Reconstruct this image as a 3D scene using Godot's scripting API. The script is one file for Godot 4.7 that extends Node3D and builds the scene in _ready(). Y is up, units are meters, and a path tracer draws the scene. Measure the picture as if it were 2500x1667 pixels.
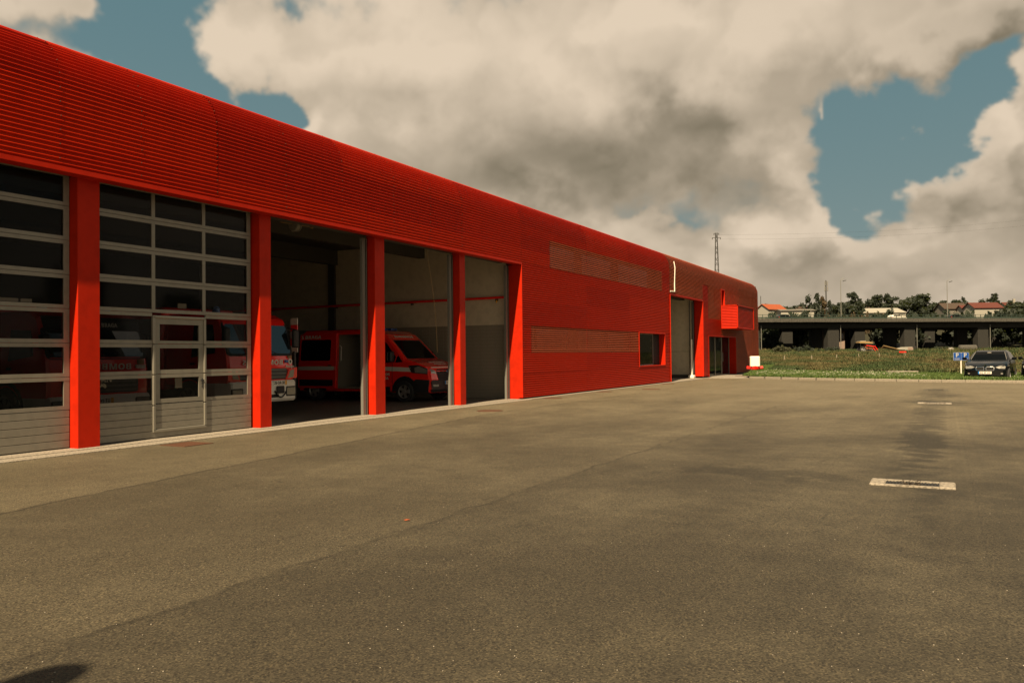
extends Node3D
# World: the station's front wall runs along -Z. W(p, y, t) gives a point p metres out from the camera's line towards the wall,
# y up, t along the wall; C(x, y, z) gives one x metres right and z metres ahead of the photographer.

var M := {}
var rng := RandomNumberGenerator.new()
var leaf_meshes := {}


func W(p: float, y: float, t: float) -> Vector3:
	return Vector3(-p, y, -t)


func C(x: float, y: float, z: float) -> Vector3:
	return Vector3(-(0.4666 * z - 0.8845 * x), y, -(0.8845 * z + 0.4666 * x))


class MB:
	var st := SurfaceTool.new()
	var n := 0
	func _init(smooth := false):
		st.begin(Mesh.PRIMITIVE_TRIANGLES)
		st.set_smooth_group(0 if smooth else -1)
	func tri(a: Vector3, b: Vector3, c: Vector3):
		st.add_vertex(a)
		st.add_vertex(c)
		st.add_vertex(b)
		n += 1
	func quad(a: Vector3, b: Vector3, c: Vector3, d: Vector3):
		tri(a, b, c)
		tri(a, c, d)
	func box(lo: Vector3, hi: Vector3, x := Transform3D()):
		var l := Vector3(minf(lo.x, hi.x), minf(lo.y, hi.y), minf(lo.z, hi.z))
		var h := Vector3(maxf(lo.x, hi.x), maxf(lo.y, hi.y), maxf(lo.z, hi.z))
		var v := []
		for i in 8:
			v.append(x * Vector3(h.x if i & 1 else l.x, h.y if i & 2 else l.y, h.z if i & 4 else l.z))
		for f in [[0, 4, 6, 2], [1, 3, 7, 5], [0, 1, 5, 4], [2, 6, 7, 3], [0, 2, 3, 1], [4, 5, 7, 6]]:
			quad(v[f[0]], v[f[1]], v[f[2]], v[f[3]])
	func cbox(lo: Vector3, hi: Vector3, c: float, x := Transform3D()):
		# a box whose twelve edges are chamfered by c
		var l := Vector3(minf(lo.x, hi.x), minf(lo.y, hi.y), minf(lo.z, hi.z))
		var h := Vector3(maxf(lo.x, hi.x), maxf(lo.y, hi.y), maxf(lo.z, hi.z))
		var m := (l + h) / 2.0
		var e := (h - l) / 2.0
		var P := func(s: Vector3, ax: int) -> Vector3:
			var q := Vector3(s.x * (e.x - c), s.y * (e.y - c), s.z * (e.z - c))
			q[ax] = s[ax] * e[ax]
			return x * (m + q)
		for ax in 3:
			var b := (ax + 1) % 3
			var d := (ax + 2) % 3
			for s in [-1.0, 1.0]:
				var c4 := []
				for k in [[-1, -1], [1, -1], [1, 1], [-1, 1]]:
					var sv := Vector3.ZERO
					sv[ax] = s
					sv[b] = k[0]
					sv[d] = k[1]
					c4.append(P.call(sv, ax))
				if s > 0:
					quad(c4[0], c4[1], c4[2], c4[3])
				else:
					quad(c4[3], c4[2], c4[1], c4[0])
			# edges along axis ax between faces b and d
			for sb in [-1.0, 1.0]:
				for sd in [-1.0, 1.0]:
					var u := Vector3.ZERO
					u[b] = sb
					u[d] = sd
					var u0 := u
					u0[ax] = -1.0
					var u1 := u
					u1[ax] = 1.0
					var q := [P.call(u0, b), P.call(u1, b), P.call(u1, d), P.call(u0, d)]
					if sb * sd > 0:
						quad(q[3], q[2], q[1], q[0])
					else:
						quad(q[0], q[1], q[2], q[3])
		for i in 8:
			var s := Vector3(1 if i & 1 else -1, 1 if i & 2 else -1, 1 if i & 4 else -1)
			if s.x * s.y * s.z > 0:
				tri(P.call(s, 0), P.call(s, 1), P.call(s, 2))
			else:
				tri(P.call(s, 0), P.call(s, 2), P.call(s, 1))
	func tube(a: Vector3, b: Vector3, ra: float, rb: float, k := 8, caps := true):
		var ax := (b - a).normalized()
		var u := ax.cross(Vector3.UP if absf(ax.y) < 0.9 else Vector3.RIGHT).normalized()
		var v := ax.cross(u)
		for i in k:
			var p := TAU * i / k
			var q := TAU * (i + 1) / k
			var d0 := u * cos(p) + v * sin(p)
			var d1 := u * cos(q) + v * sin(q)
			quad(a + d0 * ra, a + d1 * ra, b + d1 * rb, b + d0 * rb)
			if caps:
				tri(b, b + d0 * rb, b + d1 * rb)
				tri(a, a + d1 * ra, a + d0 * ra)
	func lathe(pr: Array, k: int, x := Transform3D()):
		# profile of (radius, height) from bottom to top, about Y
		for i in pr.size() - 1:
			for j in k:
				var p := TAU * j / k
				var q := TAU * (j + 1) / k
				var a := Vector3(cos(p), 0, -sin(p))
				var b := Vector3(cos(q), 0, -sin(q))
				var r0: float = pr[i].x
				var r1: float = pr[i + 1].x
				var y0 := Vector3(0, pr[i].y, 0)
				var y1 := Vector3(0, pr[i + 1].y, 0)
				if r0 > 1e-5:
					tri(x * (a * r0 + y0), x * (b * r0 + y0), x * (b * r1 + y1))
				if r1 > 1e-5:
					tri(x * (a * r0 + y0), x * (b * r1 + y1), x * (a * r1 + y1))
	func prism(poly: PackedVector2Array, z0: float, z1: float, x := Transform3D()):
		# polygon in XY pulled from z0 to z1
		var pts := poly.duplicate()
		if Geometry2D.is_polygon_clockwise(pts):
			pts.reverse()
		var lo := minf(z0, z1)
		var hi := maxf(z0, z1)
		var t := Geometry2D.triangulate_polygon(pts)
		for i in range(0, t.size(), 3):
			var a := pts[t[i]]
			var b := pts[t[i + 1]]
			var c := pts[t[i + 2]]
			if (b - a).cross(c - a) < 0:
				var s := b
				b = c
				c = s
			tri(x * Vector3(a.x, a.y, hi), x * Vector3(b.x, b.y, hi), x * Vector3(c.x, c.y, hi))
			tri(x * Vector3(a.x, a.y, lo), x * Vector3(c.x, c.y, lo), x * Vector3(b.x, b.y, lo))
		for i in pts.size():
			var a := pts[i]
			var b := pts[(i + 1) % pts.size()]
			quad(x * Vector3(a.x, a.y, lo), x * Vector3(b.x, b.y, lo), x * Vector3(b.x, b.y, hi), x * Vector3(a.x, a.y, hi))
	func mesh() -> ArrayMesh:
		st.generate_normals()
		return st.commit()


func lin(r: float, g: float, b: float, a := 1.0) -> Color:
	var c := Color(r, g, b).linear_to_srgb()
	c.a = a
	return c


func mat(called: String, r: float, g: float, b: float, rough := 0.6, metal := 0.0, spec := 0.5) -> StandardMaterial3D:
	var m := StandardMaterial3D.new()
	m.resource_name = called
	m.albedo_color = lin(r, g, b)
	m.roughness = rough
	m.metallic = metal
	m.metallic_specular = spec
	M[called] = m
	return m


func noise_tex(size: int, freq: float, oct: int, ramp: Array, sd: int, kind := FastNoiseLite.TYPE_SIMPLEX_SMOOTH, gain := 0.5) -> NoiseTexture2D:
	var n := FastNoiseLite.new()
	n.noise_type = kind
	n.seed = sd
	n.frequency = freq
	n.fractal_type = FastNoiseLite.FRACTAL_FBM if oct > 1 else FastNoiseLite.FRACTAL_NONE
	n.fractal_octaves = oct
	n.fractal_gain = gain
	var t := NoiseTexture2D.new()
	t.width = size
	t.height = size
	t.seamless = true
	t.generate_mipmaps = false
	t.noise = n
	var g := Gradient.new()
	g.offsets = PackedFloat32Array(ramp.map(func(k): return k[0]))
	g.colors = PackedColorArray(ramp.map(func(k): return k[1]))
	t.color_ramp = g
	return t


func grey(v: float) -> Color:
	return Color(v, v, v)


func worn(m: StandardMaterial3D, tex: Texture2D, scale: float, bump := 0.0) -> StandardMaterial3D:
	# a texture laid on in the world's own metres
	m.albedo_texture = tex
	m.uv1_triplanar = true
	m.uv1_world_triplanar = true
	m.uv1_scale = Vector3.ONE * scale
	if bump != 0.0:
		m.heightmap_enabled = true
		m.heightmap_texture = tex
		m.heightmap_scale = bump
	return m


# ---- nodes ----
func obj(called: String, mesh: Mesh, m: Material, parent: Node = self, x := Transform3D()) -> MeshInstance3D:
	var o := MeshInstance3D.new()
	o.name = called
	o.mesh = mesh
	if m:
		o.material_override = m
	o.transform = x
	parent.add_child(o, true)
	return o


func bobj(called: String, lo: Vector3, hi: Vector3, m: Material, parent: Node = self, c := 0.0) -> MeshInstance3D:
	var b := MB.new()
	if c > 0.0:
		b.cbox(lo, hi, c)
	else:
		b.box(lo, hi)
	return obj(called, b.mesh(), m, parent)


func pbox(b: MB, p0: float, p1: float, y0: float, y1: float, t0: float, t1: float):
	b.box(W(p0, y0, t0), W(p1, y1, t1))


func pobj(called: String, p0: float, p1: float, y0: float, y1: float, t0: float, t1: float, m: Material, parent: Node = self, c := 0.0) -> MeshInstance3D:
	return bobj(called, W(p0, y0, t0), W(p1, y1, t1), m, parent, c)


func thing(called: String, label: String, category: String, at := Vector3.ZERO, turn := 0.0, group := "") -> Node3D:
	var o := Node3D.new()
	o.name = called
	add_child(o, true)
	o.position = at
	o.rotation.y = turn
	tag(o, label, category, group)
	return o


func part(called: String, parent: Node, at := Vector3.ZERO) -> Node3D:
	var o := Node3D.new()
	o.name = called
	o.position = at
	parent.add_child(o, true)
	return o


func tag(o: Node, label: String, category: String, group := ""):
	o.set_meta("label", label)
	o.set_meta("category", category)
	if group != "":
		o.set_meta("group", group)


func structure(o: Node) -> Node:
	o.set_meta("kind", "structure")
	return o


func copy_of(src: Node3D, at: Vector3, turn: float, label: String) -> Node3D:
	var c: Node3D = src.duplicate()
	add_child(c, true)
	c.position = at
	c.rotation.y = turn
	c.set_meta("label", label)
	return c


func lettering(parent: Node, s: String, cap: float, m: Material, x: Transform3D, mirrored := false, bold := true, width := 0.0) -> MeshInstance3D:
	# raised letters with capitals cap metres high, centred on x, reading along its X axis
	var t := TextMesh.new()
	var f := SystemFont.new()
	f.font_names = PackedStringArray(["Droid Sans"])
	f.font_weight = 700 if bold else 400
	t.font = f
	t.text = s
	t.font_size = 48
	t.pixel_size = cap / (48.0 * 0.714)
	t.depth = 0.006
	t.curve_step = 2.0
	var b := x
	if mirrored:
		b.basis = b.basis * Basis.from_scale(Vector3(-1, 1, 1))
	if width > 0.0:
		var w := t.get_aabb().size.x
		b.basis = b.basis * Basis.from_scale(Vector3(width / maxf(w, 0.001), 1, 1))
	return obj("lettering", t, m, parent, b)


func _ready():
	setting_light()
	materials()
	ground_and_yard()
	station()
	station_right()
	doors()
	hall_inside()
	vehicles()
	bridge()
	field_things()
	trees_and_houses()
	grasses()
	yard_details()


func setting_light():
	var cam := Camera3D.new()
	cam.name = "camera"
	add_child(cam)
	cam.position = Vector3(0, 1.5, 0)
	cam.rotation = Vector3(0.0162, 0.4855, -0.0102)
	cam.fov = rad_to_deg(2.0 * atan(833.5 / 2000.0))
	cam.near = 0.05
	cam.far = 4000.0
	cam.current = true
	var env := Environment.new()
	env.background_mode = Environment.BG_SKY
	env.sky = Sky.new()
	var pan := PanoramaSkyMaterial.new()
	pan.panorama = cloudy_sky()
	env.sky.sky_material = pan
	env.background_energy_multiplier = 0.415
	env.tonemap_mode = Environment.TONE_MAPPER_LINEAR
	env.tonemap_exposure = 2.1
	env.sdfgi_enabled = true
	env.ssao_enabled = true
	env.ssil_enabled = true
	var we := WorldEnvironment.new()
	we.name = "world_environment"
	we.environment = env
	add_child(we)
	var sun := DirectionalLight3D.new()
	sun.name = "sun"
	sun.light_energy = 1.6
	sun.light_color = Color(1.0, 0.9, 0.74)
	sun.light_angular_distance = 0.5
	sun.shadow_enabled = true
	sun.basis = Basis.looking_at(Vector3(-0.113, -0.743, -0.66).normalized())
	add_child(sun)


func cloudy_sky() -> ImageTexture:
	# clouds and air by direction: azimuth (0 = -Z, + to +X) and elevation in degrees; big cloud masses and gaps first, fine structure from noise
	var wide := 3072
	var high := 1536
	var half := high / 2
	# [azimuth, elevation, half width, half height, cover, brightness]
	var masses := [
		[-48.9, 19.6, 4.2, 5.1, -1.35, 0.00], [-45.8, 16.5, 2.4, 2.2, -0.90, 0.00], [-52.3, 19.2, 2.8, 3.4, -0.80, 0.00], [-56.6, 18.8, 2.8, 1.5, -0.50, 0.00],
		[-43.5, 16.3, 1.1, 0.8, -0.50, 0.00], [-4.1, 11.8, 2.8, 4.2, -1.45, 0.00], [1.4, 15.8, 4.3, 1.5, -1.25, 0.00], [-1.3, 13.5, 2.8, 2.8, -1.10, 0.00],
		[-5.8, 8.9, 1.7, 1.6, -0.70, 0.00], [-3.6, 7.7, 1.4, 1.0, -0.40, 0.00], [-16.8, 10.4, 2.0, 0.6, -0.40, 0.00], [-19.7, 23.3, 2.1, 0.3, -0.70, 0.00],
		[-7.5, 7.8, 1.0, 0.8, -0.20, 0.00], [3.8, 14.9, 1.3, 1.0, -0.50, 0.00], [-27.8, 18.9, 17.0, 6.3, 0.85, 0.05], [-38.3, 20.0, 8.8, 3.9, 0.55, 0.00],
		[-16.5, 19.0, 9.6, 5.3, 0.60, 0.05], [-8.5, 19.5, 5.4, 3.0, 0.60, -0.02], [1.0, 19.2, 5.4, 1.5, 0.85, -0.12], [-57.5, 20.4, 3.5, 1.0, 0.75, -0.15],
		[-20.7, 21.7, 7.6, 2.6, 0.10, 0.15], [-34.9, 20.1, 5.1, 3.1, 0.10, 0.12], [-15.7, 17.2, 5.7, 2.2, 0.10, 0.12], [-43.2, 20.4, 3.4, 2.5, 0.20, 0.10],
		[-8.3, 8.6, 3.1, 1.9, 0.85, 0.12], [-10.3, 6.8, 6.3, 1.6, 0.50, 0.04], [2.9, 11.0, 1.9, 2.7, 1.00, 0.10], [3.8, 13.3, 1.3, 1.5, 0.60, 0.12],
		[-1.8, 10.5, 1.6, 1.0, 0.80, 0.05], [-4.6, 14.7, 0.5, 1.1, 0.95, 0.05], [-0.1, 6.2, 5.9, 1.8, 0.50, 0.00], [-20.7, 8.6, 5.7, 1.7, 0.40, 0.02],
		[-48.8, 17.2, 1.0, 0.5, 0.80, 0.12], [-42.3, 15.5, 2.0, 1.2, 0.60, 0.15], [-13.0, 13.9, 5.2, 1.7, 0.25, -0.32], [-21.3, 14.1, 9.6, 2.0, 0.20, -0.22],
		[-26.4, 11.7, 6.7, 2.0, 0.20, -0.25], [3.4, 9.3, 2.3, 1.0, 0.10, -0.25], [2.5, 7.0, 3.2, 1.2, 0.20, -0.22], [-15.1, 8.4, 3.9, 1.4, 0.20, -0.20],
		[-33.5, 15.0, 4.4, 1.4, 0.10, -0.10], [-38.3, 16.7, 4.3, 1.7, 0.20, 0.06], [-0.1, 7.5, 1.4, 0.6, -0.30, 0.00], [3.1, 17.5, 3.3, 1.5, 0.20, -0.18],
		[-6.0, 4.5, 12.4, 0.8, 0.30, -0.08], [-23.0, 22.6, 6.2, 0.9, 0.20, -0.10], [-40.5, 22.5, 5.9, 0.7, 0.10, -0.15]
	]
	var r := RandomNumberGenerator.new()
	r.seed = 11
	for i in 60:   # the rest of the sky: like masses all round
		var az := r.randf_range(8.0, 268.0)
		var big := r.randf_range(6.0, 16.0)
		masses.append([az, r.randf_range(2.0, 75.0), big * 1.5, big * 0.7, r.randf_range(-0.75, 0.9), r.randf_range(-0.12, 0.12)])
	var lw := 512
	var lh := 128
	var low := Image.create(lw, lh, false, Image.FORMAT_RGF)
	for j in lh:
		var el := 90.0 - (j + 0.5) / lh * 90.0
		var ce := cos(deg_to_rad(el))
		for i in lw:
			var az := (i + 0.5) / lw * 360.0
			var a := 0.12 + 0.45 * exp(-el / 5.0)
			var b := 0.0
			for m in masses:
				var dx: float = fposmod(az - m[0] + 180.0, 360.0) - 180.0
				dx *= ce / cos(deg_to_rad(m[1]))
				dx /= m[2]
				if absf(dx) > 2.6:
					continue
				var dy: float = (el - m[1]) / m[3]
				if absf(dy) > 2.6:
					continue
				var g := exp(-dx * dx - dy * dy)
				a += m[4] * g
				b += m[5] * g
			low.set_pixel(i, j, Color(a, b, 0))
	low.resize(wide, half, Image.INTERPOLATE_BILINEAR)
	var field := low.get_data().to_float32_array()
	var n1 := FastNoiseLite.new()
	n1.noise_type = FastNoiseLite.TYPE_SIMPLEX_SMOOTH
	n1.seed = 5
	n1.frequency = 1.0
	n1.fractal_type = FastNoiseLite.FRACTAL_FBM
	n1.fractal_octaves = 7
	n1.fractal_gain = 0.55
	var n2 := FastNoiseLite.new()
	n2.noise_type = FastNoiseLite.TYPE_SIMPLEX_SMOOTH
	n2.seed = 9
	n2.frequency = 1.0
	n2.fractal_type = FastNoiseLite.FRACTAL_FBM
	n2.fractal_octaves = 3
	var n3 := FastNoiseLite.new()   # billows: rounded heaps with creases between them
	n3.noise_type = FastNoiseLite.TYPE_SIMPLEX_SMOOTH
	n3.seed = 31
	n3.frequency = 1.0
	n3.fractal_type = FastNoiseLite.FRACTAL_RIDGED
	n3.fractal_octaves = 4
	n3.fractal_gain = 0.45
	var out := PackedFloat32Array()
	out.resize(wide * high * 3)
	var bright := Vector3(0.82, 0.675, 0.51)
	var dark := Vector3(0.25, 0.21, 0.145)
	var k := 0
	for j in half:
		var el := PI / 2 - (j + 0.5) / half * PI / 2
		var sy := sin(el)
		var cy := cos(el)
		var air := Vector3(0.10, 0.222, 0.268).lerp(Vector3(0.33, 0.39, 0.35), exp(-sy * 4.5))
		var sq := 1.0 + 0.9 * exp(-sy * 3.0)   # clouds lie flatter towards the horizon
		for i in wide:
			var az := (i + 0.5) / wide * TAU
			var x := sin(az) * cy
			var z := -cos(az) * cy
			var wob := n2.get_noise_3d(x * 2.5, sy * 3.5, z * 2.5)
			var a := n1.get_noise_3d(x * 4.0, sy * 4.0 * sq, z * 4.0)
			var e := n1.get_noise_3d(x * 6.5 + 9.0, sy * 6.5 * sq + 5.0, z * 6.5)
			# the masses' outlines are broken up by looking them up a little off to the side
			var fi := posmod(i + int(e * 69.0), wide)
			var fj := clampi(j + int(a * 45.0), 0, half - 1)
			var f := (fj * wide + fi) * 2
			var fu := (maxi(fj - 18, 0) * wide + fi) * 2
			var puff := 0.35 - n3.get_noise_3d(x * 3.8 + e * 0.25, sy * 3.8 * sq, z * 3.8)
			var puff_up := 0.35 - n3.get_noise_3d(x * 3.8 + e * 0.25, (sy + 0.03) * 3.8 * sq, z * 3.8)
			var cov := field[f] + a * 0.55 + puff * 0.22 + e * 0.18
			var d := smoothstep(-0.24, 0.40, cov)
			var rise := field[f] - field[fu] + (puff - puff_up) * 0.5
			var light := 0.71 + field[f + 1] * 1.5 + e * 0.16 + puff * 0.10 + clampf(rise, -0.5, 0.5) * 0.55 + wob * 0.22
			light = clampf(light, 0.0, 1.08)
			var c := dark.lerp(bright, light)
			c = air.lerp(c, d)
			out[k] = c.x
			out[k + 1] = c.y
			out[k + 2] = c.z
			k += 3
	while k < out.size():
		out[k] = 0.12
		out[k + 1] = 0.105
		out[k + 2] = 0.075
		k += 3
	return ImageTexture.create_from_image(Image.create_from_data(wide, high, false, Image.FORMAT_RGBF, out.to_byte_array()))


func materials():
	var dust := noise_tex(512, 0.012, 4, [[0.2, grey(0.94)], [0.55, grey(1.0)], [0.85, grey(0.97)]], 3)
	var speck := noise_tex(512, 0.05, 4, [[0.25, grey(0.72)], [0.6, grey(1.0)]], 4)
	M.dust = dust
	worn(mat("red_paint", 0.41, 0.015, 0.0025, 0.5, 0.0, 0.22), dust, 0.35)
	worn(mat("red_trim", 0.43, 0.0155, 0.0025, 0.5, 0.0, 0.22), dust, 0.25)
	for k in 3:
		var v: StandardMaterial3D = M.red_paint.duplicate()
		v.albedo_color = lin(0.41 * [0.90, 1.0, 1.08][k], 0.0155 * [0.85, 1.0, 1.2][k], 0.0025)
		M["red_sheet_%d" % k] = v
	var perf := worn(mat("perforated_red", 0.42, 0.090, 0.040, 0.6), dust, 0.3)
	perf.transparency = BaseMaterial3D.TRANSPARENCY_ALPHA
	perf.vertex_color_use_as_albedo = true
	perf.metallic_specular = 0.25
	worn(mat("backing", 0.07, 0.05, 0.035, 0.8), speck, 0.4)
	worn(mat("aluminium", 0.21, 0.193, 0.155, 0.5, 0.2), dust, 0.5)
	mat("aluminium_bright", 0.24, 0.225, 0.185, 0.42, 0.4)
	mat("gasket", 0.008, 0.008, 0.008, 0.7)
	var g := mat("door_glass", 0.004, 0.005, 0.0045, 0.04)
	g.transparency = BaseMaterial3D.TRANSPARENCY_ALPHA
	g.albedo_color.a = 0.38
	g.metallic_specular = 0.16
	g = mat("dark_glass", 0.01, 0.012, 0.013, 0.04)
	g.transparency = BaseMaterial3D.TRANSPARENCY_ALPHA
	g.albedo_color.a = 0.6
	g.metallic_specular = 0.25
	mat("solid_glass", 0.0015, 0.002, 0.0022, 0.03, 0.0, 0.2)
	mat("screen_glass", 0.006, 0.010, 0.013, 0.02, 0.0, 0.8)
	mat("black_plastic", 0.012, 0.012, 0.013, 0.5)
	mat("black_gap", 0.004, 0.004, 0.004, 0.9)
	worn(mat("concrete", 0.27, 0.235, 0.185, 0.85), speck, 0.8, 0.3)
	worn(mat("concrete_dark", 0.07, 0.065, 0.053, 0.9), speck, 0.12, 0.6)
	worn(mat("concrete_stained_shaded", 0.022, 0.021, 0.017, 0.9), speck, 0.12, 0.6)  # stained concrete, with the shade under the decks put into its colour
	worn(mat("hall_floor", 0.10, 0.09, 0.07, 0.42), dust, 0.4)
	worn(mat("hall_wall", 0.55, 0.48, 0.35, 0.85), dust, 0.3)
	mat("hall_tile", 0.24, 0.215, 0.165, 0.35)
	mat("hall_grout", 0.36, 0.325, 0.25, 0.8)
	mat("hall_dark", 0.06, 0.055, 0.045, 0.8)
	worn(mat("roof_grey", 0.15, 0.14, 0.12, 0.9), speck, 0.5)
	mat("paper", 0.62, 0.52, 0.38, 0.8)
	mat("white_paint", 0.72, 0.68, 0.58, 0.5)
	worn(mat("iron", 0.11, 0.045, 0.022, 0.75, 0.2), speck, 2.0)
	# asphalt: fine grain in the world's metres, broad stains and painted vignette from the yard's own map
	var grain := noise_tex(1024, 0.085, 1, [[0.0, Color(0.50, 0.48, 0.45)], [0.3, Color(0.66, 0.64, 0.60)], [0.55, Color(0.75, 0.73, 0.69)], [0.85, Color(0.83, 0.80, 0.75)], [0.97, Color(1.0, 0.96, 0.88)]], 21, FastNoiseLite.TYPE_CELLULAR)
	(grain.noise as FastNoiseLite).cellular_return_type = FastNoiseLite.RETURN_CELL_VALUE
	(grain.noise as FastNoiseLite).domain_warp_enabled = true
	(grain.noise as FastNoiseLite).domain_warp_amplitude = 6.0
	(grain.noise as FastNoiseLite).domain_warp_frequency = 0.06
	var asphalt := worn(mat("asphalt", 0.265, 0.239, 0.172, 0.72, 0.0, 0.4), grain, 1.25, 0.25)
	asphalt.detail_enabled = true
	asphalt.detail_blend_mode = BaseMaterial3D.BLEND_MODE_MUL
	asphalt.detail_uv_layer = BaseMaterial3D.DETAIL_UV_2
	worn(mat("earth", 0.030, 0.027, 0.010, 0.95), noise_tex(1024, 0.02, 5, [[0.2, Color(0.45, 0.55, 0.35)], [0.5, Color(0.8, 0.82, 0.6)], [0.8, Color(1.0, 0.92, 0.7)]], 31), 0.08, 2.0)
	# vehicles
	var vr := mat("vehicle_red", 0.85, 0.016, 0.007, 0.25)
	vr.clearcoat_enabled = true
	vr.clearcoat = 0.9
	vr.clearcoat_roughness = 0.08
	mat("vehicle_white", 0.74, 0.70, 0.61, 0.4)
	mat("reflective_white", 0.62, 0.58, 0.50, 0.45)
	var vb := mat("vehicle_black", 0.0018, 0.0026, 0.0032, 0.5, 0.0, 0.1)
	vb.clearcoat_enabled = true
	vb.clearcoat = 0.8
	vb.clearcoat_roughness = 0.04
	mat("tyre", 0.018, 0.018, 0.017, 0.85)
	mat("rim", 0.42, 0.41, 0.38, 0.35, 0.7)
	mat("chrome", 0.75, 0.74, 0.70, 0.12, 1.0)
	mat("lamp_glass", 0.26, 0.25, 0.22, 0.12, 0.3, 0.8)
	mat("dark_grey", 0.05, 0.05, 0.048, 0.55)
	mat("mid_grey", 0.16, 0.155, 0.14, 0.6)
	mat("blue_lamp", 0.02, 0.10, 0.34, 0.15, 0.0, 0.8)
	mat("sign_blue", 0.006, 0.055, 0.24, 0.45)
	mat("sign_white", 0.36, 0.35, 0.31, 0.5)
	mat("plate_blue", 0.02, 0.16, 0.45, 0.5)
	mat("plate_yellow", 0.75, 0.36, 0.03, 0.5)
	mat("amber", 0.75, 0.30, 0.04, 0.3)
	mat("steel", 0.20, 0.195, 0.17, 0.5, 0.4)
	mat("tan", 0.26, 0.17, 0.07, 0.8)
	mat("wood", 0.22, 0.185, 0.13, 0.85)
	mat("rust", 0.18, 0.06, 0.022, 0.85)
	mat("house_white", 0.27, 0.255, 0.215, 0.85)
	mat("house_grey", 0.13, 0.12, 0.10, 0.85)
	mat("house_pink", 0.22, 0.16, 0.125, 0.85)
	worn(mat("roof_orange", 0.30, 0.065, 0.016, 0.85), speck, 0.25)
	worn(mat("roof_red", 0.10, 0.022, 0.012, 0.85), speck, 0.25)
	worn(mat("roof_brown", 0.06, 0.038, 0.024, 0.85), speck, 0.25)
	mat("rail_green", 0.03, 0.05, 0.038, 0.6, 0.2)
	mat("window_dark", 0.02, 0.022, 0.022, 0.1)
	mat("bark", 0.06, 0.045, 0.03, 0.95)
	for k in [["leaf_dark", 0.009, 0.015, 0.007], ["leaf_mid", 0.014, 0.021, 0.009], ["leaf_olive", 0.030, 0.030, 0.011], ["leaf_rust", 0.050, 0.031, 0.011]]:
		var m := mat(k[0], k[1], k[2], k[3], 0.75)
		m.backlight_enabled = true
		m.backlight = Color(0.25, 0.28, 0.1)
	var gm := mat("grass_blades", 1.0, 1.0, 1.0, 0.8)
	gm.vertex_color_use_as_albedo = true
	gm.backlight_enabled = true
	gm.backlight = Color(0.3, 0.35, 0.15)
	mat("clover", 0.5, 0.48, 0.38, 0.8)


const KERB := [[12.74, 49.0], [9.885, 47.8], [6.86, 46.1], [4.8, 45.1], [2.62, 44.26], [0.9, 43.72], [-0.39, 43.4], [-2.8, 43.07], [-8.0, 42.75], [-90.0, 42.5]]


func kerb_t(p: float) -> float:
	for i in KERB.size() - 1:
		if p >= KERB[i + 1][0]:
			return lerpf(KERB[i + 1][1], KERB[i][1], (p - KERB[i + 1][0]) / (KERB[i][0] - KERB[i + 1][0]))
	return 42.5


func field_height(p: float, t: float) -> float:
	# the field climbs gently to the road bridge, then a hill with houses stands behind it
	var z := 0.8845 * t + 0.4666 * p
	var h := 0.11 + maxf(0.0, z - 42.0) * 0.0086
	h += smoothstep(205.0, 300.0, z) * 10.5 + smoothstep(300.0, 440.0, z) * 6.0 + smoothstep(430.0, 900.0, z) * 14.0
	h += sin(p * 0.11 + t * 0.05) * 0.05 * smoothstep(50.0, 80.0, z) + sin(p * 0.013 + 1.0) * 1.2 * smoothstep(230.0, 320.0, z)
	return h


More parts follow.
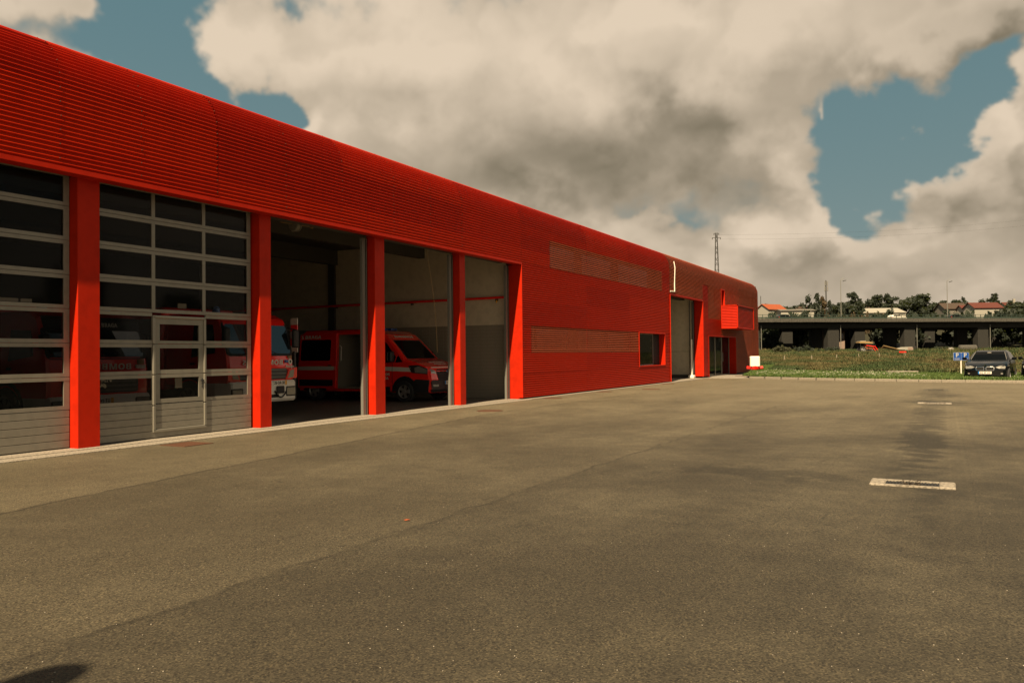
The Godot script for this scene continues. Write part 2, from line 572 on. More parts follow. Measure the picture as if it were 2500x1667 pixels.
func ground_and_yard():
	var b := MB.new()
	b.quad(Vector3(-1500, -0.08, 1500), Vector3(1500, -0.08, 1500), Vector3(1500, -0.08, -1500), Vector3(-1500, -0.08, -1500))
	structure(obj("ground", b.mesh(), M.earth))
	# grass field from the kerb to the horizon, one sheet
	var ps := []
	var p := -900.0
	while p < 900.0:
		ps.append(p)
		p += 40.0 if absf(p) > 160 else (6.0 if absf(p) > 45.0 else 0.8)
	var ds := [0.0, 0.25, 0.6, 1.0, 1.5, 2.0, 3.0, 4.0, 5.5, 7.0, 9.0, 12.0, 16.0, 22.0, 30.0, 38.0, 48.0, 60.0, 75.0, 90.0, 110.0, 130.0, 150.0, 165.0, 180.0, 195.0, 210.0, 225.0, 240.0, 260.0, 290.0, 330.0, 380.0, 440.0, 520.0, 640.0, 800.0, 1100.0]
	var st := SurfaceTool.new()
	st.begin(Mesh.PRIMITIVE_TRIANGLES)
	st.set_smooth_group(0)
	var start := func(q: float) -> float:
		if q <= 10.2:
			return kerb_t(q) + 0.14
		return 47.9 + (q - 10.2) * 7.4 if q < 12.4 else 64.15
	var grid := []
	for q in ps:
		var col := []
		var t0: float = start.call(q)
		for d in ds:
			col.append(W(q, field_height(q, t0 + d) + (0.0 if d > 0.1 else -0.02), t0 + d))
		grid.append(col)
	for i in ps.size() - 1:
		for j in ds.size() - 1:
			var a: Vector3 = grid[i][j]
			var c: Vector3 = grid[i + 1][j]
			var d: Vector3 = grid[i + 1][j + 1]
			var e: Vector3 = grid[i][j + 1]
			for v in [a, c, d, a, d, e]:
				st.add_vertex(v)
	st.generate_normals()
	structure(obj("grass_field", st.commit(), M.earth))
	# asphalt yard
	st = SurfaceTool.new()
	st.begin(Mesh.PRIMITIVE_TRIANGLES)
	ps = []
	p = 12.2
	while p > -80.0:
		ps.append(p)
		p -= 0.7 if p > -14.0 else 8.0
	for i in ps.size() - 1:
		var q0: float = ps[i]
		var q1: float = ps[i + 1]
		var cs := [[q0, -45.0], [q1, -45.0], [q1, kerb_t(q1) + 0.03], [q0, kerb_t(q0) + 0.03]]
		for k in [0, 2, 1, 0, 3, 2]:
			st.set_normal(Vector3.UP)
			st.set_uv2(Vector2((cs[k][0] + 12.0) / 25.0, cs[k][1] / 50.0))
			st.add_vertex(W(cs[k][0], 0.0, cs[k][1]))
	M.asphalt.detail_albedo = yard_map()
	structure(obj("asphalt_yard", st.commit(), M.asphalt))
	# concrete: door sills with their slot, strip along the wall, path round the far end
	var apron: Node3D = structure(part("concrete_apron", self))
	pobj("sill_strip", 12.12, 12.515, -0.05, 0.012, -9.0, 24.44, M.concrete, apron)
	pobj("sill_strip", 12.545, 13.0, -0.05, 0.016, -9.0, 24.44, M.concrete, apron)
	pobj("slot_drain", 12.515, 12.545, -0.06, -0.02, -9.0, 24.44, M.black_gap, apron)
	pobj("wall_strip", 12.22, 12.62, -0.05, 0.014, 24.44, 41.3, M.concrete, apron)
	pobj("passage_floor", 12.22, 30.0, -0.05, 0.018, 41.3, 47.9, M.concrete, apron)
	b = MB.new()
	b.prism(PackedVector2Array([Vector2(-12.1, -47.9), Vector2(-9.9, -47.75), Vector2(-10.25, -50.0), Vector2(-12.3, -64.0), Vector2(-13.6, -64.0), Vector2(-13.6, -47.9)]), 0.0, 0.06, Transform3D(Basis(Vector3(1, 0, 0), Vector3(0, 0, 1), Vector3(0, -1, 0)), Vector3(0, 0.022, 0)))
	obj("far_path", b.mesh(), M.concrete, apron)
	# kerb of one-metre stones
	var kerb: Node3D = structure(part("kerb", self))
	p = 9.9
	var stone := MB.new()
	stone.cbox(Vector3(-0.496, -0.15, -0.08), Vector3(0.496, 0.12, 0.08), 0.015)
	var sm := stone.mesh()
	while p > -60.0:
		var q := p - 0.98
		var a := W(p, 0, kerb_t(p) + 0.08)
		var c := W(q, 0, kerb_t(q) + 0.08)
		var e := (c - a).normalized()
		if p > -14.0:
			obj("kerb_stone", sm, M.concrete, kerb, Transform3D(Basis(e, Vector3.UP, e.cross(Vector3.UP)), (a + c) / 2 + Vector3(0, rng.randf_range(-0.006, 0.006), 0)))
			p = q
		else:
			p -= 46.0
	pobj("far_kerb", -60.0, -14.3, -0.1, 0.12, 42.6, 42.76, M.concrete, kerb)


func yard_map() -> ImageTexture:
	# stains, trench scars, seams and worn patches of the yard, with a painted fade to dark near the camera: 25 m across (p -12..13), 50 m along (t 0..50)
	var w := 1000
	var h := 1600
	var n := FastNoiseLite.new()
	n.noise_type = FastNoiseLite.TYPE_SIMPLEX_SMOOTH
	n.seed = 77
	n.frequency = 1.0
	n.fractal_type = FastNoiseLite.FRACTAL_FBM
	n.fractal_octaves = 4
	var img := Image.create(w, h, false, Image.FORMAT_RGB8)
	# [p, t, half p, half t, depth]
	var spots := [[1.9, 10.45, 0.9, 0.40, 0.42], [1.0, 9.7, 0.5, 0.3, 0.2], [-0.9, 9.5, 0.9, 0.25, 0.24], [-0.3, 10.2, 0.5, 0.5, 0.15], [0.2, 26.9, 0.8, 1.2, 0.42], [0.3, 31.0, 0.6, 4.8, 0.40], [0.32, 20.0, 0.30, 9.5, 0.44], [0.6, 12.5, 0.5, 1.6, 0.2], [-2.5, 26.6, 3.0, 0.22, 0.3], [-3.5, 30.5, 4.0, 0.25, 0.22], [-2.0, 18.2, 1.6, 0.5, 0.16], [-1.6, 14.5, 1.8, 0.3, 0.2], [6.5, 9.0, 0.7, 0.25, 0.14], [5.0, 14.0, 1.6, 0.5, 0.12], [9.2, 16.0, 1.2, 0.5, 0.10], [2.4, 22.0, 1.5, 0.7, 0.10], [0.4, 34.5, 0.5, 1.2, 0.2], [0.35, 15.5, 0.35, 3.2, 0.20], [-0.6, 27.5, 1.6, 0.4, 0.2], [0.1, 5.0, 0.9, 1.3, 0.10], [0.9, 6.2, 0.4, 0.2, 0.16], [-0.9, 7.6, 1.3, 0.5, 0.06], [-0.4, 3.6, 1.4, 0.8, 0.10], [11.8, 26.0, 0.35, 1.0, 0.28], [11.6, 27.5, 0.3, 0.8, 0.22], [2.8, 4.6, 1.0, 0.5, 0.08], [5.2, 42.5, 1.5, 0.5, 0.2], [9.0, 40.0, 0.5, 3.0, 0.15], [3.2, 7.4, 0.18, 0.12, 0.25], [-4.0, 20.0, 2.0, 1.0, 0.12], [-3.5, 12.0, 2.0, 0.6, 0.12]]
	for j in h:
		var t := (j + 0.5) / h * 50.0
		for i in w:
			var p := (i + 0.5) / w * 25.0 - 12.0
			var a := n.get_noise_2d(p * 0.35, t * 0.22)
			var f := n.get_noise_2d(p * 1.9 + 40.0, t * 1.9)
			var v := 0.90 + a * 0.12 + f * 0.09
			for s in spots:
				var dx: float = (p - s[0]) / s[2]
				var dy: float = (t - s[1]) / s[3]
				var q := dx * dx + dy * dy
				if q < 3.0:
					v -= s[4] * smoothstep(1.9, 0.1, q + f * 2.2 + a * 0.8) * (0.75 + f * 0.8)
			# paving seams run along the building
			var seam := minf(10.25, 8.22 + 0.157 * (t - 4.78)) + n.get_noise_2d(t * 0.9, 3.0) * 0.10
			var e := absf(p - seam)
			if e < 0.05:
				v -= maxf(0.0, 0.55 + f * 0.7) * (1.0 - e / 0.05)
			elif p > seam and p - seam < 0.5:
				v += 0.02
			e = absf(p - 4.13 - n.get_noise_2d(t * 1.3, 9.0) * 0.10)
			if e < 0.035 and t < 24.0:
				v -= maxf(0.0, 0.34 + f * 0.9) * (1.0 - e / 0.035)
			e = absf(p + 3.6 - n.get_noise_2d(t * 1.3, 29.0) * 0.2)
			if e < 0.06:
				v -= 0.10 * (1.0 - e / 0.06)
			# three paving lanes of different age: lightest along the doors, plus painted vignette darkening towards the camera
			var lane_vignette := 0.31 if p < 4.13 else (0.41 if p < seam else 0.60)
			v *= lerpf(lane_vignette, 1.0, smoothstep(2.0, 36.0, t + a * 9.0 + f * 3.0))
			# turning tyres leave faint arcs
			for k in [[2.6, 27.0, 5.2], [2.4, 27.3, 6.9], [6.5, 33.0, 9.5]]:
				var d := absf(sqrt(pow(p - k[0], 2) + pow(t - k[1], 2)) - k[2])
				if d < 0.12 and f > -0.25:
					v -= 0.10 * (1.0 - d / 0.12)
			# hairline cracks wander across the old surface
			var cr := absf(n.get_noise_2d(p * 0.55 + 90.0, t * 0.45 - 30.0))
			if cr < 0.006 and a > -0.1:
				v -= 0.22 * (1.0 - cr / 0.006)
			v = clampf(v, 0.2, 1.0)
			img.set_pixel(i, j, Color(v, v * (0.985 + a * 0.02), v * (0.97 + a * 0.05)).linear_to_srgb())
	return ImageTexture.create_from_image(img)


const PITCH := 0.0762
const WALL_TOP := 5.95
const ARC := 0.85


func skin(s: float, out: float) -> Vector2:
	# (p, y) of the cladding at s metres up the wall, over the rounded shoulder and on across the roof; out lifts it off the surface
	if s <= WALL_TOP:
		return Vector2(12.5 - out, s)
	var a := (s - WALL_TOP) / ARC
	if a <= PI / 2:
		return Vector2(12.5 + ARC - (ARC + out) * cos(a), WALL_TOP + (ARC + out) * sin(a))
	return Vector2(12.5 + ARC + s - WALL_TOP - ARC * PI / 2, WALL_TOP + ARC + out)


func corrugated(t0: float, t1: float, s0: float, s1: float, perforated := false) -> ArrayMesh:
	var v := PackedVector3Array()
	var nn := PackedVector3Array()
	var idx := PackedInt32Array()
	var holes := PackedColorArray()   # the holes are punched in the hollows and flanks; the crests are whole
	var ss := [s0]
	var k := ceili((s0 + 0.0001) / (PITCH / 10.0))
	while k * PITCH / 10.0 < s1 - 0.0001:
		ss.append(k * PITCH / 10.0)
		k += 1
	ss.append(s1)
	for s in ss:
		var f := func(u: float) -> Vector2: return skin(u, 0.038 * pow(0.5 + 0.5 * cos(TAU * u / PITCH), 1.7) - 0.016)
		var a: Vector2 = f.call(s)
		var e: Vector2 = f.call(s + 0.0008) - f.call(s - 0.0008)
		var no := Vector3(e.y, e.x, 0).normalized()   # outward: along +X where the sheet rises
		for t in [t0, t1]:
			v.append(W(a.x, a.y, t))
			nn.append(no)
			holes.append(Color(1, 1, 1, lerpf(0.34, 0.97, smoothstep(0.25, 0.85, 0.5 + 0.5 * cos(TAU * s / PITCH)))))
	for i in ss.size() - 1:
		var o := i * 2
		idx.append_array([o, o + 2, o + 3, o, o + 3, o + 1])
	var arr := []
	arr.resize(Mesh.ARRAY_MAX)
	arr[Mesh.ARRAY_VERTEX] = v
	arr[Mesh.ARRAY_NORMAL] = nn
	arr[Mesh.ARRAY_INDEX] = idx
	if perforated:
		arr[Mesh.ARRAY_COLOR] = holes
	var m := ArrayMesh.new()
	m.add_surface_from_arrays(Mesh.PRIMITIVE_TRIANGLES, arr)
	return m


var house: Node3D


func sheet(t0: float, t1: float, s0: float, s1: float, perforated := false) -> void:
	# laid in courses of eleven ribs; each course laps a little over the one below
	var course := PITCH * 11.0
	var a := s0
	while a < s1 - 0.01:
		var e := minf(s1, (floorf(a / course + 0.001) + 1.0) * course)
		if s1 - e < 0.12:
			e = s1
		var lap := 0.012 if e < s1 else 0.0
		var o := obj("perforated_sheet" if perforated else "cladding_sheet", corrugated(t0 + 0.005, t1 - 0.005, a, e + lap, perforated), M.perforated_red if perforated else M["red_sheet_%d" % rng.randi_range(0, 2)], house)
		o.position = Vector3(rng.randf_range(-0.003, 0.003) + 0.002 * (int(a / course) % 2), 0, 0)
		a = e


const ROOF_S := 8.6


func station():
	house = thing("fire_station", "long fire station clad in red corrugated metal with rounded roof edge", "fire station")
	# header band over the doors and the roof shoulder, sheet by sheet
	for k in [[-9.0, -3.0], [-3.0, 2.2], [2.2, 8.22], [8.22, 11.43], [11.43, 15.18], [15.18, 20.6], [20.6, 24.42]]:
		sheet(k[0], k[1], 4.60, ROOF_S)
	pobj("flashing", 12.478, 12.75, 4.525, 4.604, -9.0, 24.42, M.red_trim, house)
	# wall between the doors and the passage, with its perforated fields
	for k in [[24.42, 30.07], [30.07, 35.04], [35.04, 41.21]]:
		sheet(k[0], k[1], 0.06, 0.88)
		sheet(k[0], k[1], 2.49, 4.6)
		sheet(k[0], k[1], 5.6, ROOF_S)
	for k in [[24.42, 30.07], [30.07, 36.24], [40.27, 41.21]]:
		sheet(k[0], k[1], 0.88, 1.55)
	sheet(24.42, 25.1, 1.55, 2.49)
	sheet(25.1, 30.07, 1.55, 2.49, true)
	sheet(30.07, 36.24, 1.55, 2.49, true)
	sheet(40.27, 41.21, 1.55, 2.49)
	sheet(24.42, 26.66, 4.6, 5.6)
	sheet(26.66, 33.0, 4.6, 5.6, true)
	sheet(33.0, 39.9, 4.6, 5.6, true)
	sheet(39.9, 41.21, 4.6, 5.6)
	# what stands behind the perforated fields
	pobj("backing_wall", 12.9, 13.1, 0.0, 5.95, 24.46, 36.2, M.backing, house)
	pobj("backing_wall", 12.9, 13.1, 0.0, 0.86, 36.2, 40.3, M.backing, house)
	pobj("backing_wall", 12.9, 13.1, 2.5, 5.95, 36.2, 40.3, M.backing, house)
	pobj("backing_wall", 12.9, 13.1, 0.0, 5.95, 40.3, 41.15, M.backing, house)
	for k in [[27.2, 29.6, 4.75, 5.5], [30.4, 33.6, 4.75, 5.5], [34.6, 38.6, 4.7, 5.5], [26.2, 29.0, 1.7, 2.4], [30.0, 32.4, 1.65, 2.42], [33.2, 35.9, 1.65, 2.42]]:
		pobj("hidden_window", 12.84, 12.9, k[2], k[3], k[0], k[1], M.window_dark, house)
	# columns between the doors
	for k in [[4.66, 5.03], [8.671, 9.076], [12.774, 13.104], [16.732, 17.139], [20.847, 21.163]]:
		pobj("column", 12.745, 13.02, 0.0, 4.56, k[0], k[1], M.red_paint, house, 0.006)
	pobj("jamb_panel", 12.474, 13.0, 0.055, 4.53, 24.395, 24.43, M.red_paint, house)
	pobj("jamb_base", 12.62, 13.0, 0.0, 0.055, 24.40, 24.44, M.red_paint, house)
	# soffit above the doors
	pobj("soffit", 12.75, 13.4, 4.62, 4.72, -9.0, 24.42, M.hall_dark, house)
	# solid wall left of the doors that the photograph sees
	sheet(-9.0, -3.0, 0.06, 4.6)
	sheet(-3.0, 2.2, 0.06, 4.6)
	sheet(2.2, 4.66, 0.06, 4.6)
	pobj("backing_wall", 12.7, 13.0, 0.0, 4.62, -9.0, 4.66, M.backing, house)
	# roof slab, far walls
	pobj("roof_slab", 13.3, 31.0, 6.55, 6.74, -9.0, 63.9, M.roof_grey, house)
	pobj("back_wall", 30.6, 31.0, 0.0, 6.56, -9.0, 63.9, M.backing, house)
	end_wall(-9.05, -9.0)
	end_wall(63.93, 63.95)
	pobj("end_lining", 12.62, 30.6, 0.05, 6.5, 63.86, 63.92, M.backing, house)
	# boarding under the perforated shoulder of the far block
	var ub := MB.new()
	for i in 16:
		var q0 := skin(5.62 + (ROOF_S - 5.62) * i / 16.0, -0.07)
		var q1 := skin(5.62 + (ROOF_S - 5.62) * (i + 1) / 16.0, -0.07)
		ub.quad(W(q0.x, q0.y, 41.15), W(q0.x, q0.y, 63.9), W(q1.x, q1.y, 63.9), W(q1.x, q1.y, 41.15))
		ub.quad(W(q1.x + 0.02, q1.y - 0.02, 41.15), W(q1.x + 0.02, q1.y - 0.02, 63.9), W(q0.x + 0.02, q0.y - 0.02, 63.9), W(q0.x + 0.02, q0.y - 0.02, 41.15))
	obj("roof_boarding", ub.mesh(), M.backing, house)
	# rows of screws at the sheet ends and the rails behind
	var sc := MultiMesh.new()
	sc.transform_format = MultiMesh.TRANSFORM_3D
	var ball := SphereMesh.new()
	ball.radius = 0.011
	ball.height = 0.02
	ball.radial_segments = 6
	ball.rings = 3
	sc.mesh = ball
	var at := []
	for t in [5.35, 6.8, 8.2, 9.7, 11.4, 13.3, 15.15, 17.2, 18.9, 20.58]:
		var s := 4.7
		while s < 7.2:
			var u := roundf(s / PITCH) * PITCH
			var q := skin(u, 0.023)
			at.append(W(q.x, q.y, t + rng.randf_range(-0.01, 0.01)))
			s += PITCH * 3.0
	for t in [26.0, 28.0, 30.05, 32.5, 35.02, 38.0]:
		var s := 0.2
		while s < 6.8:
			var u := roundf(s / PITCH) * PITCH
			var q := skin(u, 0.023)
			at.append(W(q.x, q.y, t))
			s += PITCH * 5.0
	sc.instance_count = at.size()
	for i in at.size():
		sc.set_instance_transform(i, Transform3D(Basis(), at[i]))
	var mi := MultiMeshInstance3D.new()
	mi.name = "screws"
	mi.multimesh = sc
	mi.material_override = M.iron
	house.add_child(mi)
	mi.set_meta("kind", "stuff")
	# seam lines between sheets: a thin lapped edge
	for t in [8.22, 15.18, 30.07, 35.04]:
		var q := corrugated(t - 0.02, t + 0.012, 4.62 if t < 24 else 0.08, 6.9)
		var o := obj("lap_edge", q, M.red_paint, house)
		o.position = Vector3(0.0025, 0.0015, 0)


func end_wall(t0: float, t1: float):
	var b := MB.new()
	var pts := PackedVector2Array([Vector2(-31.0, 0.05), Vector2(-12.49, 0.05)])
	for i in 13:
		var q := skin(WALL_TOP + ARC * PI / 2 * i / 12.0, -0.012)
		pts.append(Vector2(-q.x, q.y))
	pts.append(Vector2(-31.0, WALL_TOP + ARC - 0.012))
	b.prism(pts, -t1, -t0)
	obj("end_wall", b.mesh(), M.red_paint, house)


func strip_frame(t0: float, t1: float, y0: float, y1: float, sides := "lrtb", w := 0.05, lift := 0.03, depth := 0.12):
	# flat red flashings round an opening
	var pf := 12.49 - lift
	if "l" in sides:
		pobj("flashing", pf, 12.5 + depth, y0, y1, t0 - w, t0, M.red_trim, house)
	if "r" in sides:
		pobj("flashing", pf, 12.5 + depth, y0, y1, t1, t1 + w, M.red_trim, house)
	if "t" in sides:
		pobj("flashing", pf, 12.5 + depth, y1, y1 + w, t0 - w, t1 + w, M.red_trim, house)
	if "b" in sides:
		pobj("flashing", pf, 12.5 + depth, y0 - w, y0, t0 - w, t1 + w, M.red_trim, house)


func station_right():
	# deep window
	strip_frame(36.3, 40.22, 0.92, 2.46)
	var d := 13.25
	for k in [["reveal", 12.62, d, 0.86, 0.92, 36.25, 40.27], ["reveal", 12.62, d, 2.46, 2.52, 36.25, 40.27], ["reveal", 12.62, d, 0.92, 2.46, 36.24, 36.3], ["reveal", 12.62, d, 0.92, 2.46, 40.22, 40.28]]:
		pobj(k[0], k[1], k[2], k[3], k[4], k[5], k[6], M.red_paint, house)
	var win := part("window", house)
	pobj("pane", 12.80, 12.82, 0.97, 2.42, 36.35, 39.2, M.solid_glass, win)
	pobj("frame", 12.78, 12.84, 0.92, 0.97, 36.3, 39.25, M.mid_grey, win)
	pobj("frame", 12.78, 12.84, 2.42, 2.46, 36.3, 39.25, M.mid_grey, win)
	pobj("frame", 12.78, 12.84, 0.97, 2.42, 36.3, 36.35, M.mid_grey, win)
	pobj("frame", 12.78, 12.84, 0.97, 2.42, 39.2, 39.25, M.mid_grey, win)
	pobj("side_panel", 12.78, 12.84, 0.92, 2.46, 39.25, 40.22, M.black_gap, win)
	# passage: header, jambs, walls
	for k in [[41.21, 44.5], [44.5, 47.79]]:
		sheet(k[0], k[1], 4.6, ROOF_S, true)
	pobj("flashing", 12.478, 12.75, 4.525, 4.604, 41.21, 47.79, M.red_trim, house)
	pobj("flashing", 12.45, 12.75, 0.03, 4.525, 41.17, 41.22, M.red_trim, house)
	pobj("jamb_panel", 12.472, 13.0, 0.12, 4.53, 47.76, 47.80, M.red_paint, house)
	pobj("backing_wall", 12.95, 13.1, 4.6, 6.3, 41.15, 47.85, M.backing, house)
	pobj("passage_wall", 12.85, 30.6, 0.0, 5.2, 41.15, 41.21, M.hall_wall, house)
	pobj("passage_wall", 13.15, 30.6, 0.22, 1.58, 47.85, 48.0, M.hall_wall, house)
	pobj("passage_wall", 13.15, 30.6, 1.595, 4.9, 47.85, 48.0, M.hall_wall, house)
	pobj("skirting", 13.15, 30.6, 0.0, 0.22, 47.87, 48.0, M.hall_dark, house)
	pobj("passage_ceiling", 12.75, 30.6, 5.2, 5.3, 41.15, 48.0, M.hall_dark, house)
	pobj("passage_end", 27.0, 27.2, 0.0, 5.2, 41.2, 47.9, M.hall_dark, house)
	pobj("beam", 13.6, 13.9, 4.62, 5.2, 41.21, 47.85, M.hall_dark, house)
	var b := MB.new()
	b.tube(W(13.05, 0.0, 47.55), W(13.05, 4.5, 47.55), 0.06, 0.06, 10)
	b.tube(W(13.25, 0.0, 47.6), W(13.25, 4.6, 47.6), 0.03, 0.03, 8)
	obj("door_rail", b.mesh(), M.dark_grey, house)
	b = MB.new()
	b.tube(W(13.12, 0.06, 47.45), W(13.12, 2.3, 47.45), 0.055, 0.055, 10)
	b.cbox(W(12.95, 0.0, 47.25), W(13.3, 0.2, 47.65), 0.04)
	obj("downpipe", b.mesh(), M.white_paint, house)
	# white conduit over the passage
	b = MB.new()
	b.tube(W(12.47, 4.70, 41.25), W(12.45, 4.72, 41.95), 0.028, 0.028, 8)
	b.tube(W(12.45, 4.70, 41.95), W(12.46, 5.2, 41.98), 0.028, 0.028, 8)
	b.tube(W(12.46, 5.15, 41.98), W(12.46, 6.0, 42.1), 0.022, 0.022, 8)
	b.tube(W(12.46, 6.0, 42.1), W(12.53, 6.33, 42.14), 0.022, 0.022, 8)
	obj("conduit", b.mesh(), M.white_paint, house)
	# far block: solid strip, perforated fields
	sheet(47.79, 49.0, 0.12, 5.5)
	sheet(49.0, 52.22, 2.52, 3.58)
	sheet(49.0, 52.22, 3.58, 5.5, true)
	sheet(47.79, 54.0, 5.5, ROOF_S, true)
	sheet(54.0, 63.95, 5.5, ROOF_S, true)
	sheet(53.2, 63.95, 4.5, 5.5, true)
	sheet(57.15, 63.95, 2.52, 4.5, true)
	sheet(52.22, 57.15, 2.52, 3.02, true)
	sheet(56.25, 63.95, 0.1, 2.52, true)
	pobj("backing_wall", 12.95, 13.1, 2.6, 6.2, 48.0, 63.9, M.backing, house)
	pobj("backing_wall", 12.95, 13.1, 0.0, 2.6, 56.3, 63.9, M.backing, house)
	# slit window above the bay
	strip_frame(52.27, 53.15, 4.5, 5.5, "lrt", 0.05, 0.025, 0.45)
	pobj("slit_pane", 12.85, 12.87, 4.5, 5.5, 52.27, 53.15, M.solid_glass, house)
	# projecting bay
	var bay := part("projecting_bay", house)
	pobj("bay_core", 11.50, 12.5, 3.06, 4.46, 52.26, 57.05, M.backing, bay)
	var rib := MB.new()
	var y := 3.10
	while y < 4.44:
		rib.tube(W(11.46, y, 52.245), W(12.48, y, 52.245), 0.034, 0.034, 8, false)
		y += 0.098
	obj("side_sheet", rib.mesh(), M.red_paint, bay)
	pobj("side_panel", 11.46, 12.5, 3.06, 4.46, 52.24, 52.262, M.red_paint, bay)
	rib = MB.new()
	y = 3.10
	while y < 4.44:
		rib.tube(W(11.475, y, 52.3), W(11.475, y, 57.05), 0.020, 0.020, 6, false)
		y += PITCH
	obj("front_sheet", rib.mesh(), M.red_paint, bay)
	for k in [[11.43, 11.49, 3.02, 4.50, 52.2, 52.27], [11.43, 11.49, 3.02, 4.50, 57.04, 57.1], [11.43, 12.5, 4.44, 4.5, 52.2, 57.1], [11.43, 12.5, 3.02, 3.08, 52.2, 57.1], [12.44, 12.5, 3.08, 4.44, 52.2, 52.27]]:
		pobj("edge_trim", k[0], k[1], k[2], k[3], k[4], k[5], M.red_trim, bay)
	# entrance
	strip_frame(49.0, 56.2, 0.05, 2.5, "lrt", 0.06, 0.02, 0.3)
	pobj("jamb_panel", 12.5, 13.1, 0.05, 2.5, 56.17, 56.24, M.red_paint, house)
	var en := part("entrance", house)
	for k in [[49.1, 52.25], [52.35, 54.0], [54.1, 56.1]]:
		pobj("pane", 12.95, 12.965, 0.08, 2.5, k[0], k[1], M.dark_glass, en)
	for t in [49.0, 52.25, 54.0, 56.1]:
		pobj("stile", 12.92, 12.99, 0.03, 2.5, t, t + 0.1, M.aluminium_bright, en)
	pobj("threshold", 12.9, 13.0, 0.0, 0.08, 49.0, 56.2, M.aluminium_bright, en)
	b = MB.new()
	b.tube(W(12.90, 0.9, 54.2), W(12.90, 1.5, 54.2), 0.02, 0.02, 8)
	obj("pull_handle", b.mesh(), M.steel, en)
	pobj("lobby_wall", 15.6, 15.7, 0.0, 2.8, 48.0, 57.0, M.hall_dark, house)
	# the emblem on the glass: an upright oval ring, a red shield with a small crest, a pale disc below
	var em := part("emblem", house, W(12.935, 1.62, 49.75))
	var ring := MB.new()
	for i in 28:
		var a0 := TAU * i / 28
		var a1 := TAU * (i + 1) / 28
		var f := func(a: float, k: float) -> Vector3: return Vector3(0.004, sin(a) * 0.56 * k, cos(a) * 0.40 * k)
		ring.quad(f.call(a0, 1.0), f.call(a1, 1.0), f.call(a1, 0.86), f.call(a0, 0.86))
	obj("ring", ring.mesh(), M.tan, em)
	ring = MB.new()
	ring.prism(PackedVector2Array([Vector2(-0.2, 0.26), Vector2(0.2, 0.26), Vector2(0.2, -0.1), Vector2(0.0, -0.34), Vector2(-0.2, -0.1)]), -0.004, 0.004, Transform3D(Basis(Vector3.UP, PI / 2), Vector3.ZERO))
	obj("shield", ring.mesh(), M.rust, em)
	ring = MB.new()
	ring.lathe([Vector2(0.0, 0.0), Vector2(0.20, 0.0), Vector2(0.20, 0.008), Vector2(0.0, 0.008)], 20, Transform3D(Basis(Vector3.FORWARD, PI / 2), Vector3(0, -0.78, 0)))
	obj("disc", ring.mesh(), M.paper, em)


func doors():
	section_door(5.05, 8.66, false)
	section_door(9.08, 12.72, true)
	# guide rails and the folded edges of the open doors
	for t in [16.70, 20.82, 24.37]:
		var tr := part("door_track", house)
		pobj("guide", 12.98, 13.06, 0.0, 4.5, t - 0.17, t - 0.055, M.steel, tr)
		pobj("seal", 12.96, 12.98, 0.0, 4.5, t - 0.055, t + 0.0, M.gasket, tr)
		pobj("rail", 12.955, 12.965, 0.0, 4.5, t - 0.045, t - 0.03, M.aluminium_bright, tr)
	for t in [13.13, 17.17, 21.19]:
		pobj("guide", 12.98, 13.08, 0.0, 4.5, t, t + 0.1, M.steel, house)
	# curved ends where the tracks turn under the ceiling, the shaft above each open bay
	for k in [[13.2, 16.6], [17.2, 20.7], [21.2, 24.3]]:
		var b := MB.new()
		b.tube(W(13.3, 4.75, k[0]), W(13.3, 4.75, k[1]), 0.03, 0.03, 8)
		obj("door_shaft", b.mesh(), M.steel, house)


